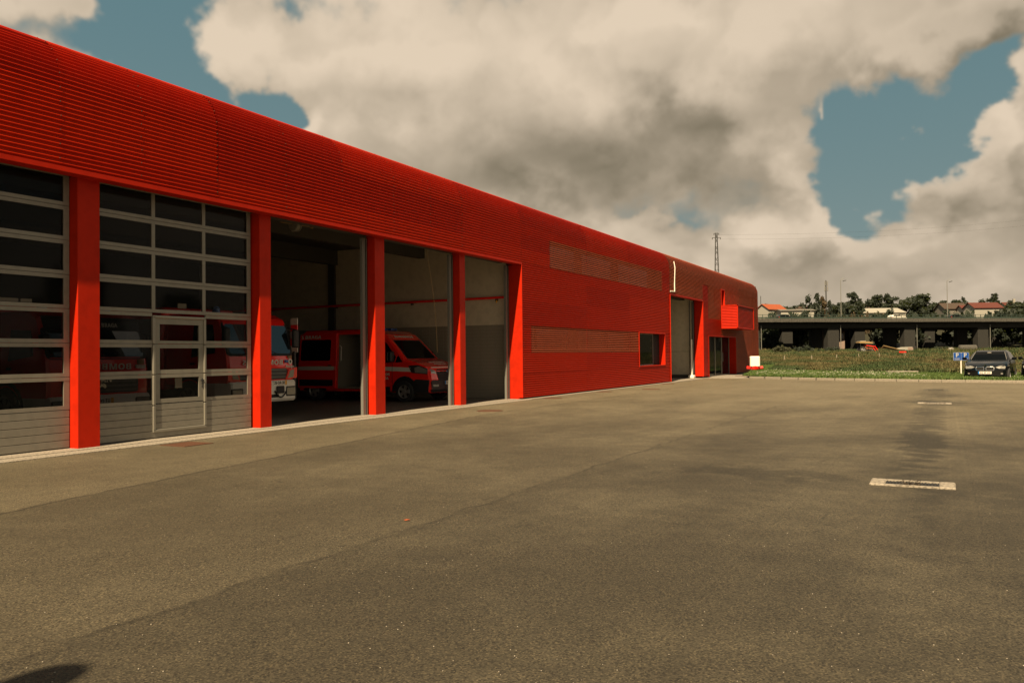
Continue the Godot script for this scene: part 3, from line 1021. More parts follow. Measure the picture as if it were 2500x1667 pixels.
func section_door(t0: float, t1: float, wicket: bool):
	var door := part("sectional_door", house)
	var ys := [0.66, 1.205, 1.77, 2.345, 2.915, 3.49, 4.06, 4.62]
	var w := (t1 - t0 - 0.10 * 2 - 0.075 * 2) / 3.0
	var ts := [t0 + 0.10, t0 + 0.10 + w, t0 + 0.175 + w, t0 + 0.175 + 2 * w, t0 + 0.25 + 2 * w, t0 + 0.25 + 3 * w]
	var wl: float = ts[1] + 0.005
	var wr: float = ts[4] - 0.005
	for i in 7:
		var y0: float = ys[i] + 0.004
		var y1: float = ys[i + 1] - 0.004
		var b := MB.new()
		var spans := [[t0, wl], [wr, t1]] if wicket and i < 3 else [[t0, t1]]
		for s in spans:
			pbox(b, 12.95, 12.99, y0, y0 + 0.062, s[0], s[1])
			pbox(b, 12.95, 12.99, y1 - 0.062, y1, s[0], s[1])
		for k in [[t0, ts[0]], [ts[1], ts[2]], [ts[3], ts[4]], [ts[5], t1]]:
			var a: float = k[0]
			var c: float = k[1]
			if wicket and i < 3:
				if k[0] == ts[1]:
					c = wl
				elif k[0] == ts[3]:
					a = wr
			pbox(b, 12.952, 12.988, y0 + 0.062, y1 - 0.062, a, c)
		obj("section_frame", b.mesh(), M.aluminium, door)
		for k in 3:
			if wicket and i < 3 and k == 1:
				continue
			pobj("pane", 12.968, 12.976, y0 + 0.06, y1 - 0.06, ts[k * 2], ts[k * 2 + 1], M.door_glass, door)
	# the solid foot of the door: ribbed boards
	var yy := 0.03
	for i in 5:
		for s in ([[t0, wl], [wr, t1]] if wicket and i > 0 else [[t0, t1]]):
			pobj("slat", 12.952, 12.988, yy + 0.003, yy + 0.123, s[0], s[1], M.aluminium, door, 0.005)
		yy += 0.126
	pobj("floor_seal", 12.955, 12.985, 0.012, 0.03, t0, t1, M.gasket, door)
	if not wicket:
		for k in [[7.46, 7.82, 2.42, 2.475], [7.86, 8.04, 2.42, 2.475]]:
			pobj("paper_note", 12.978, 12.984, k[2], k[3], k[0], k[1], M.paper, door)
		return
	pobj("paper_note", 12.978, 12.984, 2.455, 2.55, 10.88, 11.08, M.paper, door)
	var leaf := part("wicket_door", house)
	var b2 := MB.new()
	for k in [[wl, wl + 0.055, 0.16, 2.29], [wr - 0.055, wr, 0.16, 2.29]]:
		var y := 0.16
		for top in [0.63, 1.2, 1.765, 2.29]:   # the trim is cut where the sections fold
			b2.cbox(W(12.925, y, k[0]), W(12.96, top - 0.012, k[1]), 0.008)
			y = top + 0.004
	b2.cbox(W(12.925, 0.13, wl), W(12.96, 0.185, wr), 0.008)
	b2.cbox(W(12.925, 2.25, wl), W(12.96, 2.30, wr), 0.008)
	obj("door_trim", b2.mesh(), M.aluminium_bright, leaf)
	var rows := [[0.66, 1.205, 0.745, 1.135], [1.205, 1.77, 1.285, 1.69], [1.77, 2.25, 1.83, 2.14]]
	var gl: float = wl + 0.165
	var gr: float = wr - 0.165
	for r in rows:
		var b := MB.new()
		pbox(b, 12.95, 12.99, r[0] + 0.004, r[2], wl + 0.056, wr - 0.056)
		pbox(b, 12.95, 12.99, r[3], r[1] - 0.004, wl + 0.056, wr - 0.056)
		pbox(b, 12.951, 12.989, r[2], r[3], wl + 0.056, gl)
		pbox(b, 12.951, 12.989, r[2], r[3], gr, wr - 0.056)
		obj("section_frame", b.mesh(), M.aluminium, leaf)
		pobj("pane", 12.968, 12.976, r[2] - 0.002, r[3] + 0.002, gl - 0.002, gr + 0.002, M.door_glass, leaf)
	var y3 := 0.19
	for i in 4:
		pobj("slat", 12.952, 12.988, y3, y3 + 0.111, wl + 0.056, wr - 0.056, M.aluminium, leaf, 0.005)
		y3 += 0.116
	pobj("paper_note", 12.978, 12.984, 0.935, 1.13, 10.81, 10.97, M.paper, leaf)
	var hb := MB.new()
	hb.cbox(W(12.935, 0.98, wr - 0.105), W(12.955, 1.10, wr - 0.075), 0.006)
	hb.tube(W(12.93, 1.06, wr - 0.09), W(12.90, 1.06, wr - 0.09), 0.014, 0.014, 8)
	hb.cbox(W(12.89, 1.048, wr - 0.17), W(12.91, 1.074, wr - 0.08), 0.006)
	hb.cbox(W(12.935, 0.92, wr - 0.10), W(12.955, 0.97, wr - 0.08), 0.006)
	obj("handle", hb.mesh(), M.gasket, leaf)


func hall_inside():
	pobj("hall_floor", 13.0, 30.6, -0.1, 0.012, -9.0, 41.15, M.hall_floor, house)
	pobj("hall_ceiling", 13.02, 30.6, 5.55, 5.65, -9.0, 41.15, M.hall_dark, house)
	pobj("upper_wall", 13.02, 30.6, 2.535, 5.55, 24.60, 24.75, M.hall_wall, house)
	pobj("lower_wall", 13.02, 30.6, 0.0, 2.535, 24.62, 24.75, M.hall_grout, house)
	for p in [16.5, 20.5, 24.5]:
		pobj("beam", p, p + 0.25, 5.0, 5.55, -9.0, 24.6, M.hall_dark, house)
	for p in [20.6, 25.0]:
		pobj("pilaster", p, p + 0.3, 0.0, 5.55, 24.5, 24.62, M.hall_dark, house)
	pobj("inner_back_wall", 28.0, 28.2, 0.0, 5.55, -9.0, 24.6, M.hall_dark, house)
	# wall tiles, each with its joint
	var mm := MultiMesh.new()
	mm.transform_format = MultiMesh.TRANSFORM_3D
	var tile := BoxMesh.new()
	tile.size = Vector3(0.296, 0.116, 0.014)
	mm.mesh = tile
	var at := []
	for i in 46:
		for j in 21:
			at.append(W(13.18 + i * 0.3 + 0.0, 0.07 + j * 0.12, 24.617))
	mm.instance_count = at.size()
	for i in at.size():
		mm.set_instance_transform(i, Transform3D(Basis(), at[i]))
	var mi := MultiMeshInstance3D.new()
	mi.name = "wall_tiles"
	mi.multimesh = mm
	mi.material_override = M.hall_tile
	house.add_child(mi)
	mi.set_meta("kind", "stuff")
	# red pipe along the wall
	var b := MB.new()
	b.tube(W(13.1, 3.46, 24.52), W(27.9, 3.40, 24.52), 0.045, 0.045, 10)
	obj("fire_pipe", b.mesh(), M.vehicle_red, house)
	for p in [13.5, 17.0, 20.5, 24.0]:
		pobj("pipe_bracket", p, p + 0.06, 3.33, 3.47, 24.5, 24.6, M.hall_dark, house)
	b = MB.new()
	b.tube(W(13.5, 3.36, 24.50), W(13.5, 3.28, 24.46), 0.03, 0.022, 8)
	obj("brass_outlet", b.mesh(), M.plate_yellow, house)
	# things that hang in the hall
	var ph := thing("wall_intercom", "small black intercom on the tiled wall inside the rightmost bay", "intercom", W(13.2, 1.36, 24.60))
	bobj("body", Vector3(-0.05, 0.0, 0.0), Vector3(0.05, 0.22, 0.06), M.black_plastic, ph, 0.012)
	bobj("screen", Vector3(-0.03, 0.12, 0.061), Vector3(0.03, 0.18, 0.064), M.mid_grey, ph)
	b = MB.new()
	b.tube(Vector3(0, 0.27, 0.03), Vector3(0.12, 0.27, 0.03), 0.012, 0.012, 6)
	obj("hook", b.mesh(), M.steel, ph)
	var reel := thing("cable_reel", "cream cable reel on a rod under the ceiling of the open bay", "cable reel", W(14.9, 4.92, 16.2))
	b = MB.new()
	b.lathe([Vector2(0.0, -0.09), Vector2(0.15, -0.09), Vector2(0.165, -0.06), Vector2(0.13, -0.05), Vector2(0.13, 0.05), Vector2(0.165, 0.06), Vector2(0.15, 0.09), Vector2(0.0, 0.09)], 24, Transform3D(Basis(Vector3.RIGHT, PI / 2), Vector3.ZERO))
	obj("drum", b.mesh(), M.house_white, reel)
	b = MB.new()
	b.tube(Vector3(0, 0.02, 0.55), Vector3(0, 0.05, -0.62), 0.016, 0.016, 8)
	b.cbox(Vector3(-0.04, 0.01, -0.66), Vector3(0.04, 0.09, -0.58), 0.01)
	obj("rod", b.mesh(), M.tan, reel)
	bobj("hanger", Vector3(-0.03, 0.14, -0.03), Vector3(0.03, 0.66, 0.03), M.paper, reel)
	var cord := thing("pull_cord", "thin pale pull cord hanging slack beside the open fourth bay door", "cord", W(13.3, 0, 20.4))
	b = MB.new()
	var prev := Vector3(0, 4.6, 0.5)
	for i in 12:
		var u := (i + 1) / 12.0
		var q := Vector3(0, lerpf(4.6, 1.6, u), 0.5 - 0.55 * u - 0.12 * sin(u * PI))
		b.tube(prev, q, 0.008, 0.008, 5, false)
		prev = q
	obj("cord", b.mesh(), M.tan, cord)


# Vehicles: local x forward, y up, z to the vehicle's right. A side outline is given a half width at every point.
class Shell:
	var pts: PackedVector2Array
	var wf: Callable
	var bev := 0.05
	func _init(outline: Array, width: Callable, bevel: float):
		pts = PackedVector2Array(outline)
		if Geometry2D.is_polygon_clockwise(pts):
			pts.reverse()
		wf = width
		bev = bevel
	var bow := 0.0   # how far the front is drawn back towards its corners
	func w(q: Vector2) -> float:
		return wf.call(q.x, q.y)
	func at(x: float, y: float, z: float) -> Vector3:
		return Vector3(x - bow * z * z * smoothstep(-1.5, -0.2, x), y, z)
	func body(cut := PackedVector2Array(), cut_side := 0) -> ArrayMesh:
		var m := MB.new()
		var n := pts.size()
		var inner := PackedVector2Array()
		for i in n:
			var a := (pts[i] - pts[(i + n - 1) % n]).normalized()
			var b := (pts[(i + 1) % n] - pts[i]).normalized()
			var nin := (Vector2(-a.y, a.x) + Vector2(-b.y, b.x)).normalized()
			inner.append(pts[i] + nin * bev)
		for i in n:
			var j := (i + 1) % n
			var p := pts[i]
			var q := pts[j]
			var wp := w(p) - bev
			var wq := w(q) - bev
			var ip := inner[i]
			var iq := inner[j]
			var cut_n := 8 if bow > 0.0 and maxf(p.x, q.x) > -1.6 else 1
			for k in cut_n:
				var u0 := 1.0 - 2.0 * k / cut_n
				var u1 := 1.0 - 2.0 * (k + 1) / cut_n
				m.quad(at(p.x, p.y, wp * u0), at(p.x, p.y, wp * u1), at(q.x, q.y, wq * u1), at(q.x, q.y, wq * u0))
			for s in [-1.0, 1.0]:
				var a := at(p.x, p.y, s * wp)
				var b := at(q.x, q.y, s * wq)
				var c := at(iq.x, iq.y, s * w(iq))
				var d := at(ip.x, ip.y, s * w(ip))
				if s > 0:
					m.quad(a, b, c, d)
				else:
					m.quad(d, c, b, a)
		for s in [-1.0, 1.0]:
			var polys := [inner]
			if cut.size() and int(s) == cut_side:
				polys = Geometry2D.clip_polygons(inner, cut)
			for poly in polys:
				_side(m, poly, s, 0.0)
		return m.mesh()
	func _side(m: MB, poly: PackedVector2Array, s: float, off: float):
		# the flat outline is laid on the side in bands so that it follows the changing width
		var lo := Vector2(1e9, 1e9)
		var hi := Vector2(-1e9, -1e9)
		for q in poly:
			lo = lo.min(q)
			hi = hi.max(q)
		var y := lo.y
		var steps := maxi(1, ceili((hi.y - lo.y) / 0.22))
		var xs := maxi(1, ceili((hi.x - lo.x) / 0.7))
		for k in steps:
			for h in xs:
				var y0 := lerpf(lo.y, hi.y, float(k) / steps)
				var y1 := lerpf(lo.y, hi.y, float(k + 1) / steps)
				var x0 := lerpf(lo.x, hi.x, float(h) / xs)
				var x1 := lerpf(lo.x, hi.x, float(h + 1) / xs)
				for piece in Geometry2D.intersect_polygons(poly, PackedVector2Array([Vector2(x0, y0), Vector2(x1, y0), Vector2(x1, y1), Vector2(x0, y1)])):
					var t := Geometry2D.triangulate_polygon(piece)
					for i in range(0, t.size(), 3):
						var a: Vector2 = piece[t[i]]
						var b: Vector2 = piece[t[i + 1]]
						var c: Vector2 = piece[t[i + 2]]
						if (b - a).cross(c - a) * s < 0:
							var u := b
							b = c
							c = u
						m.tri(at(a.x, a.y, s * (w(a) + off)), at(b.x, b.y, s * (w(b) + off)), at(c.x, c.y, s * (w(c) + off)))
	func side(outline: Array, s: float, off: float) -> ArrayMesh:
		var m := MB.new()
		var poly := PackedVector2Array(outline)
		_side(m, poly, s, off)
		# a rim that gives the piece its thickness
		for i in poly.size():
			var a := poly[i]
			var b := poly[(i + 1) % poly.size()]
			m.quad(at(a.x, a.y, s * (w(a) + off)), at(b.x, b.y, s * (w(b) + off)), at(b.x, b.y, s * (w(b) - 0.01)), at(a.x, a.y, s * (w(a) - 0.01)))
		return m.mesh()
	func front_x(y: float, z: float) -> float:
		# where the front of the outline lies at height y, drawn back a little towards its corners
		var best := -1e9
		for i in pts.size():
			var a := pts[i]
			var b := pts[(i + 1) % pts.size()]
			if (a.y - y) * (b.y - y) <= 0.0 and absf(a.y - b.y) > 1e-5:
				best = maxf(best, lerpf(a.x, b.x, (y - a.y) / (b.y - a.y)))
		return best
	func face(outline: Array, off: float) -> ArrayMesh:
		# an outline of (z, y) laid on the front
		var m := MB.new()
		var poly := PackedVector2Array(outline)
		if Geometry2D.is_polygon_clockwise(poly):
			poly.reverse()
		var lo := Vector2(1e9, 1e9)
		var hi := Vector2(-1e9, -1e9)
		for q in poly:
			lo = lo.min(q)
			hi = hi.max(q)
		var f := func(q: Vector2, o: float) -> Vector3: return at(front_x(q.y, q.x), q.y, -q.x) + Vector3(o, 0, 0)
		var ny := maxi(1, ceili((hi.y - lo.y) / 0.12))
		var nx := maxi(1, ceili((hi.x - lo.x) / 0.3))
		for k in ny:
			for h in nx:
				var y0 := lerpf(lo.y, hi.y, float(k) / ny)
				var y1 := lerpf(lo.y, hi.y, float(k + 1) / ny)
				var x0 := lerpf(lo.x, hi.x, float(h) / nx)
				var x1 := lerpf(lo.x, hi.x, float(h + 1) / nx)
				for piece in Geometry2D.intersect_polygons(poly, PackedVector2Array([Vector2(x0, y0), Vector2(x1, y0), Vector2(x1, y1), Vector2(x0, y1)])):
					var t := Geometry2D.triangulate_polygon(piece)
					for i in range(0, t.size(), 3):
						var a: Vector2 = piece[t[i]]
						var b: Vector2 = piece[t[i + 1]]
						var c: Vector2 = piece[t[i + 2]]
						if (b - a).cross(c - a) < 0:
							var u := b
							b = c
							c = u
						m.tri(f.call(a, off), f.call(b, off), f.call(c, off))
		for i in poly.size():
			var a := poly[i]
			var b := poly[(i + 1) % poly.size()]
			m.quad(f.call(a, off - 0.03), f.call(b, off - 0.03), f.call(b, off), f.call(a, off))
		return m.mesh()


func rect(x0: float, x1: float, y0: float, y1: float, r := 0.0) -> Array:
	if r <= 0.0:
		return [Vector2(x0, y0), Vector2(x1, y0), Vector2(x1, y1), Vector2(x0, y1)]
	var o := []
	for k in [[x1 - r, y0 + r, -PI / 2], [x1 - r, y1 - r, 0.0], [x0 + r, y1 - r, PI / 2], [x0 + r, y0 + r, PI]]:
		for i in 4:
			var a: float = k[2] + PI / 2 * i / 3.0
			o.append(Vector2(k[0] + r * cos(a), k[1] + r * sin(a)))
	return o


func wheel(v: Node3D, x: float, r: float, z: float, width: float, spokes := 5, rim_mat := "rim"):
	var s := signf(z)
	var o := part("wheel", v, Vector3(x, r, z))
	var turn := Transform3D(Basis(Vector3.RIGHT, PI / 2 * s), Vector3.ZERO)
	var b := MB.new()
	b.lathe([Vector2(r * 0.58, -width), Vector2(r * 0.93, -width), Vector2(r, -width * 0.8), Vector2(r, -width * 0.15), Vector2(r * 0.94, 0.0), Vector2(r * 0.66, 0.012), Vector2(r * 0.62, -0.02), Vector2(r * 0.6, -width)], 26, turn)
	obj("tyre", b.mesh(), M.tyre, o)
	b = MB.new()
	b.lathe([Vector2(r * 0.56, -0.06), Vector2(r * 0.65, -0.005), Vector2(r * 0.62, 0.004), Vector2(r * 0.57, -0.03)], 26, turn)
	for i in spokes:
		var a := TAU * i / spokes
		var c := Vector3(cos(a), sin(a), 0)
		var u := Vector3(-sin(a), cos(a), 0)
		var z0 := -0.028 * s
		var wd := r * 0.10 * 5.0 / spokes + r * 0.035
		b.quad(c * r * 0.08 + u * wd + Vector3(0, 0, z0), c * r * 0.08 - u * wd + Vector3(0, 0, z0), c * r * 0.6 - u * wd * 1.3 + Vector3(0, 0, z0 * 0.5), c * r * 0.6 + u * wd * 1.3 + Vector3(0, 0, z0 * 0.5))
		b.quad(c * r * 0.6 + u * wd * 1.3 + Vector3(0, 0, z0 * 0.5 - 0.03 * s), c * r * 0.6 - u * wd * 1.3 + Vector3(0, 0, z0 * 0.5 - 0.03 * s), c * r * 0.08 - u * wd + Vector3(0, 0, z0 - 0.03 * s), c * r * 0.08 + u * wd + Vector3(0, 0, z0 - 0.03 * s))
	b.lathe([Vector2(0.0, -0.05), Vector2(r * 0.2, -0.05), Vector2(r * 0.18, -0.01), Vector2(0.0, -0.005)], 14, turn)
	obj("rim", b.mesh(), M[rim_mat], o)
	b = MB.new()
	b.lathe([Vector2(0.0, -0.04), Vector2(r * 0.57, -0.036), Vector2(0.0, -0.032)], 18, turn)
	obj("brake_disc", b.mesh(), M.black_gap, o)


func plate(v: Node3D, s: String, at: Vector3, w: float, h: float, yellow: bool, blue: bool):
	var o := part("number_plate", v, at)
	bobj("plate", Vector3(-0.008, -h / 2, -w / 2), Vector3(0.0, h / 2, w / 2), M.vehicle_white, o)
	if yellow:
		bobj("date_band", Vector3(0.0, -h / 2, -w / 2), Vector3(0.002, h / 2, -w / 2 + 0.06), M.plate_yellow, o)
	if blue:
		bobj("country_band", Vector3(0.0, -h / 2, w / 2 - 0.05), Vector3(0.002, h / 2, w / 2), M.plate_blue, o)
	lettering(o, s, h * 0.66, M.gasket, Transform3D(Basis(Vector3.UP, PI / 2), Vector3(0.001, 0, 0.028 if yellow else -0.012)), false, true, w * 0.78)


func mirror_text_front(v: Node3D, s: String, cap: float, m: Material, at: Vector3, mirrored: bool, tilt := 0.0, width := 0.0):
	lettering(v, s, cap, m, Transform3D(Basis(Vector3.UP, PI / 2) * Basis(Vector3.RIGHT, -tilt), at), mirrored, true, width)


func rescue_truck(called: String, label: String, at: Vector3, d: Dictionary) -> Node3D:
	var v := thing(called, label, "fire engine", at)
	var hw: float = d.half
	var b0: float = d.bumper0
	var b1: float = d.bumper1
	var w0: float = d.glass0
	var w1: float = d.glass1
	var top: float = d.top
	var wf := func(x: float, y: float) -> float:
		var k := hw - maxf(0.0, y - 1.3) * 0.06
		return k - clampf((x + 0.35) / 0.35, 0.0, 1.0) * 0.06 * k
	var cab := Shell.new([Vector2(-2.1, b1 - 0.1), Vector2(-0.05, b1 - 0.1), Vector2(-0.02, b1 + 0.1), Vector2(-0.02, w0 - 0.3), Vector2(-0.06, w0), Vector2(-0.26, w1), Vector2(-0.36, top - 0.12), Vector2(-0.62, top), Vector2(-2.1, top)], wf, 0.05)
	obj("cab", cab.body(), M.vehicle_red, v)
	obj("windscreen", cab.face(rect(-hw * 0.88, hw * 0.88, w0 + 0.03, w1, 0.07), 0.012), M.screen_glass, v)
	obj("screen_surround", cab.face(rect(-hw * 0.94, hw * 0.94, w0 - 0.03, w1 + 0.05, 0.09), 0.004), M.gasket, v)
	obj("sun_visor", cab.face(rect(-hw * 0.9, hw * 0.9, w1 + 0.03, top - 0.10, 0.03), d.visor), M.black_plastic if d.visor > 0.02 else M.vehicle_red, v)
	obj("grille", cab.face(rect(-hw * 0.72, hw * 0.72, b1 + 0.03, d.grille1, 0.05), 0.015), M.dark_grey, v)
	for i in 3:
		obj("grille_bar", cab.face(rect(-hw * 0.68, hw * 0.68, b1 + 0.07 + i * 0.09, b1 + 0.10 + i * 0.09), 0.022), M.mid_grey, v)
	# bumper, a sill of its own
	var bf := func(x: float, y: float) -> float: return hw + 0.01 - clampf((x + 0.25) / 0.32, 0.0, 1.0) * 0.10
	var bump := Shell.new([Vector2(-0.85, b0 + 0.12), Vector2(-0.7, b0), Vector2(0.02, b0), Vector2(0.06, b0 + 0.06), Vector2(0.06, b1 - 0.05), Vector2(0.02, b1), Vector2(-0.85, b1)], bf, 0.03)
	obj("bumper", bump.body(), M.vehicle_white, v)
	for s in [-1.0, 1.0]:
		var z0: float = hw * 0.62 * s
		var z1: float = hw * 0.93 * s
		obj("lamp_recess", bump.face(rect(minf(z0, z1), maxf(z0, z1), lerpf(b0, b1, 0.22), lerpf(b0, b1, 0.70), 0.03), 0.004), M.gasket, v)
		obj("headlight", bump.face(rect(minf(z0, z1) + 0.03, maxf(z0, z1) - 0.03, lerpf(b0, b1, 0.28), lerpf(b0, b1, 0.64), 0.025), 0.010), M.lamp_glass, v)
		if d.pods:
			# lamps in red pods beside the grille
			obj("lamp_pod", cab.face([Vector2(s * hw * 0.66, b1 + 0.02), Vector2(s * hw * 1.0, b1 + 0.05), Vector2(s * hw * 1.0, d.grille1 + 0.02), Vector2(s * hw * 0.74, d.grille1 - 0.03)], 0.05), M.vehicle_red, v)
			obj("headlight", cab.face([Vector2(s * hw * 0.70, b1 + 0.05), Vector2(s * hw * 0.88, b1 + 0.07), Vector2(s * hw * 0.90, d.grille1 - 0.03), Vector2(s * hw * 0.78, d.grille1 - 0.06)], 0.06), M.lamp_glass, v)
		# mirrors on arms
		var mb := MB.new()
		mb.tube(Vector3(-0.25, w1 - 0.05, s * (hw - 0.06)), Vector3(0.0, w1 - 0.1, s * (hw - 0.01)), 0.016, 0.016, 6)
		mb.cbox(Vector3(-0.10, w0 + 0.18, s * (hw - 0.09)), Vector3(0.04, w1 - 0.10, s * (hw + 0.09)), 0.03)
		obj("mirror", mb.mesh(), M.black_plastic, v)
		obj("side_window", cab.side([Vector2(-0.42, w0 + 0.05), Vector2(-0.52, w1 - 0.02), Vector2(-1.15, w1), Vector2(-1.2, w0 - 0.05)], s, 0.006), M.solid_glass, v)
		obj("door_handle", cab.side(rect(-1.22, -1.08, w0 - 0.22, w0 - 0.18), s, 0.02), M.gasket, v)
		wheel(v, -1.25, 0.48, s * (hw + 0.055), 0.28, 8, "mid_grey")
		wheel(v, -4.6, 0.48, s * (hw + 0.055), 0.5, 8, "mid_grey")
		var ab := MB.new()
		for i in 9:
			var a := PI * i / 9.0
			var c := PI * (i + 1) / 9.0
			ab.quad(Vector3(-1.25 + 0.60 * cos(a), 0.5 + 0.60 * sin(a), s * (hw + 0.012)), Vector3(-1.25 + 0.60 * cos(c), 0.5 + 0.60 * sin(c), s * (hw + 0.012)), Vector3(-1.25 + 0.5 * cos(c), 0.5 + 0.5 * sin(c), s * (hw + 0.012)), Vector3(-1.25 + 0.5 * cos(a), 0.5 + 0.5 * sin(a), s * (hw + 0.012)))
		obj("wheel_arch", ab.mesh(), M.black_plastic, v)
	var wb := MB.new()
	for z in [-0.45, 0.25]:
		wb.tube(Vector3(0.0, w0 + 0.03, z), Vector3(-0.055, w0 + 0.18, z + 0.42), 0.011, 0.008, 5)
	obj("wiper", wb.mesh(), M.gasket, v)
	# body behind the cab with its locker shutters
	bobj("locker_body", Vector3(-6.9, 0.72, -hw), Vector3(-2.2, top + 0.18, hw), M.vehicle_red, v, 0.04)
	bobj("chassis", Vector3(-6.7, 0.42, -0.5), Vector3(-0.2, 0.75, 0.5), M.black_plastic, v)
	for s in [-1.0, 1.0]:
		for k in 3:
			bobj("shutter", Vector3(-3.6 - k * 1.45, 1.0, s * (hw - 0.02)), Vector3(-2.35 - k * 1.45, top - 0.1, s * (hw + 0.012)), M.steel, v)
		bobj("side_stripe", Vector3(-2.05, 1.05, s * (hw - 0.01)), Vector3(-0.75, 1.15, s * (hw + 0.008)), M.reflective_white, v)
	for z in [-hw * 0.6, hw * 0.6]:
		var lb := MB.new()
		lb.lathe([Vector2(0.0, 0.0), Vector2(0.10, 0.0), Vector2(0.09, 0.12), Vector2(0.04, 0.17), Vector2(0.0, 0.17)], 14, Transform3D(Basis(), Vector3(-0.85, top, z)))
		obj("beacon", lb.mesh(), M.blue_lamp, v)
	mirror_text_front(v, "BOMBEIROS", d.cap, M.reflective_white, Vector3(0.004, d.text_y, 0.0), true, 0.0, hw * d.text_w)
	plate(v, d.plate, Vector3(0.075, d.plate_y, d.plate_z), 0.46, 0.11, true, false)
	return v


func vehicles():
	var a := rescue_truck("fire_engine", "red fire engine with black visor and white bumper behind the closed glazed door", W(15.0, 0, 10.72), {"half": 1.17, "bumper0": 0.52, "bumper1": 0.78, "glass0": 1.52, "glass1": 2.08, "top": 2.45, "visor": 0.05, "grille1": 1.2, "pods": false, "cap": 0.12, "text_y": 1.34, "text_w": 1.15, "plate": "12·91·TU", "plate_y": 0.66, "plate_z": 0.02})
	mirror_text_front(a, "BOMBEIROS V. BRAGA", 0.085, M.reflective_white, Vector3(-0.23, 2.19, 0.06), false, 0.2, 1.15)
	mirror_text_front(a, "MAN", 0.10, M.chrome, Vector3(0.03, 1.08, 0.0), false, 0.0, 0.4)
	var em := MB.new()
	em.prism(PackedVector2Array([Vector2(-0.08, -0.03), Vector2(-0.02, 0.0), Vector2(0.05, -0.05), Vector2(0.08, 0.0), Vector2(0.04, 0.05), Vector2(-0.04, 0.05)]), -0.004, 0.004, Transform3D(Basis(Vector3.UP, PI / 2), Vector3(0.036, 0.95, 0.0)))
	obj("badge", em.mesh(), M.chrome, a)
	bobj("sticker", Vector3(-0.05, 1.30, -1.02), Vector3(0.0, 1.37, -0.80), M.reflective_white, a)
	bobj("sticker", Vector3(-0.05, 1.38, -0.98), Vector3(0.001, 1.48, -0.85), M.tan, a)
	var c := rescue_truck("fire_engine", "red fire engine with white bumper seen half behind the column of the open bay", W(14.78, 0, 14.92), {"half": 1.15, "bumper0": 0.40, "bumper1": 0.92, "glass0": 1.56, "glass1": 2.30, "top": 2.58, "visor": 0.012, "grille1": 1.22, "pods": true, "cap": 0.12, "text_y": 1.37, "text_w": 1.16, "plate": "26·OA·38", "plate_y": 0.86, "plate_z": -0.50})
	var b := MB.new()
	for i in 24:
		var p := TAU * i / 24
		var q := TAU * (i + 1) / 24
		b.tube(Vector3(0.05, 1.06 + 0.13 * sin(p), 0.13 * cos(p)), Vector3(0.05, 1.06 + 0.13 * sin(q), 0.13 * cos(q)), 0.012, 0.012, 6, false)
	for i in 3:
		var p := TAU * i / 3 + PI / 2
		b.tube(Vector3(0.05, 1.06, 0), Vector3(0.05, 1.06 + 0.12 * sin(p), 0.12 * cos(p)), 0.016, 0.008, 6)
	obj("badge", b.mesh(), M.chrome, c)
	# right-hand stickers (seen at the far corner): crest, round badge, model script, blue flasher
	b = MB.new()
	b.lathe([Vector2(0.0, 0.0), Vector2(0.075, 0.0), Vector2(0.07, 0.008), Vector2(0.0, 0.008)], 18, Transform3D(Basis(Vector3.FORWARD, PI / 2), Vector3(-0.01, 1.385, -0.94)))
	obj("round_sticker", b.mesh(), M.reflective_white, c)
	b = MB.new()
	b.lathe([Vector2(0.0, 0.0), Vector2(0.03, 0.0), Vector2(0.03, 0.004), Vector2(0.0, 0.004)], 12, Transform3D(Basis(Vector3.FORWARD, PI / 2), Vector3(-0.001, 1.39, -0.94)))
	obj("round_sticker", b.mesh(), M.gasket, c)
	bobj("sticker", Vector3(-0.05, 1.475, -1.0), Vector3(-0.008, 1.53, -0.88), M.tan, c)
	mirror_text_front(c, "Atego", 0.06, M.reflective_white, Vector3(0.002, 1.265, -0.92), false, 0.0, 0.30)
	bobj("blue_flasher", Vector3(-0.02, 1.36, -0.82), Vector3(0.06, 1.43, -0.73), M.blue_lamp, c, 0.015)
	bobj("tow_hitch", Vector3(0.06, 0.60, -0.62), Vector3(0.12, 0.78, -0.36), M.black_plastic, c, 0.02)
	bobj("bumper_vent", Vector3(0.055, 0.50, -0.46), Vector3(0.064, 0.58, 0.46), M.gasket, c)
	obj_hose(c)
	# rear part of a hazard board seen between the engine and the van
	var hz := thing("hazard_board", "red and white striped board on edge between the engine and the van", "board", W(15.9, 0.35, 17.22))
	bobj("post", Vector3(-0.03, 0, -0.03), Vector3(0.03, 1.3, 0.03), M.dark_grey, hz)
	for i in 5:
		var q := 1.28 + i * 0.19
		bobj("stripe", Vector3(-0.12, q, -0.012), Vector3(0.12, q + 0.185, 0.012), M.reflective_white if i % 2 == 0 else M.vehicle_red, hz)
	ambulance()


func obj_hose(v: Node3D):
	var b := MB.new()
	var prev := Vector3(0.075, 0.66, -0.72)
	for i in 10:
		var u := (i + 1) / 10.0
		var q := Vector3(0.085, 0.66 - 0.16 * sin(u * PI), -0.72 + 0.42 * u)
		b.tube(prev, q, 0.018, 0.018, 6, false)
		prev = q
	obj("coupling_hose", b.mesh(), M.black_plastic, v)


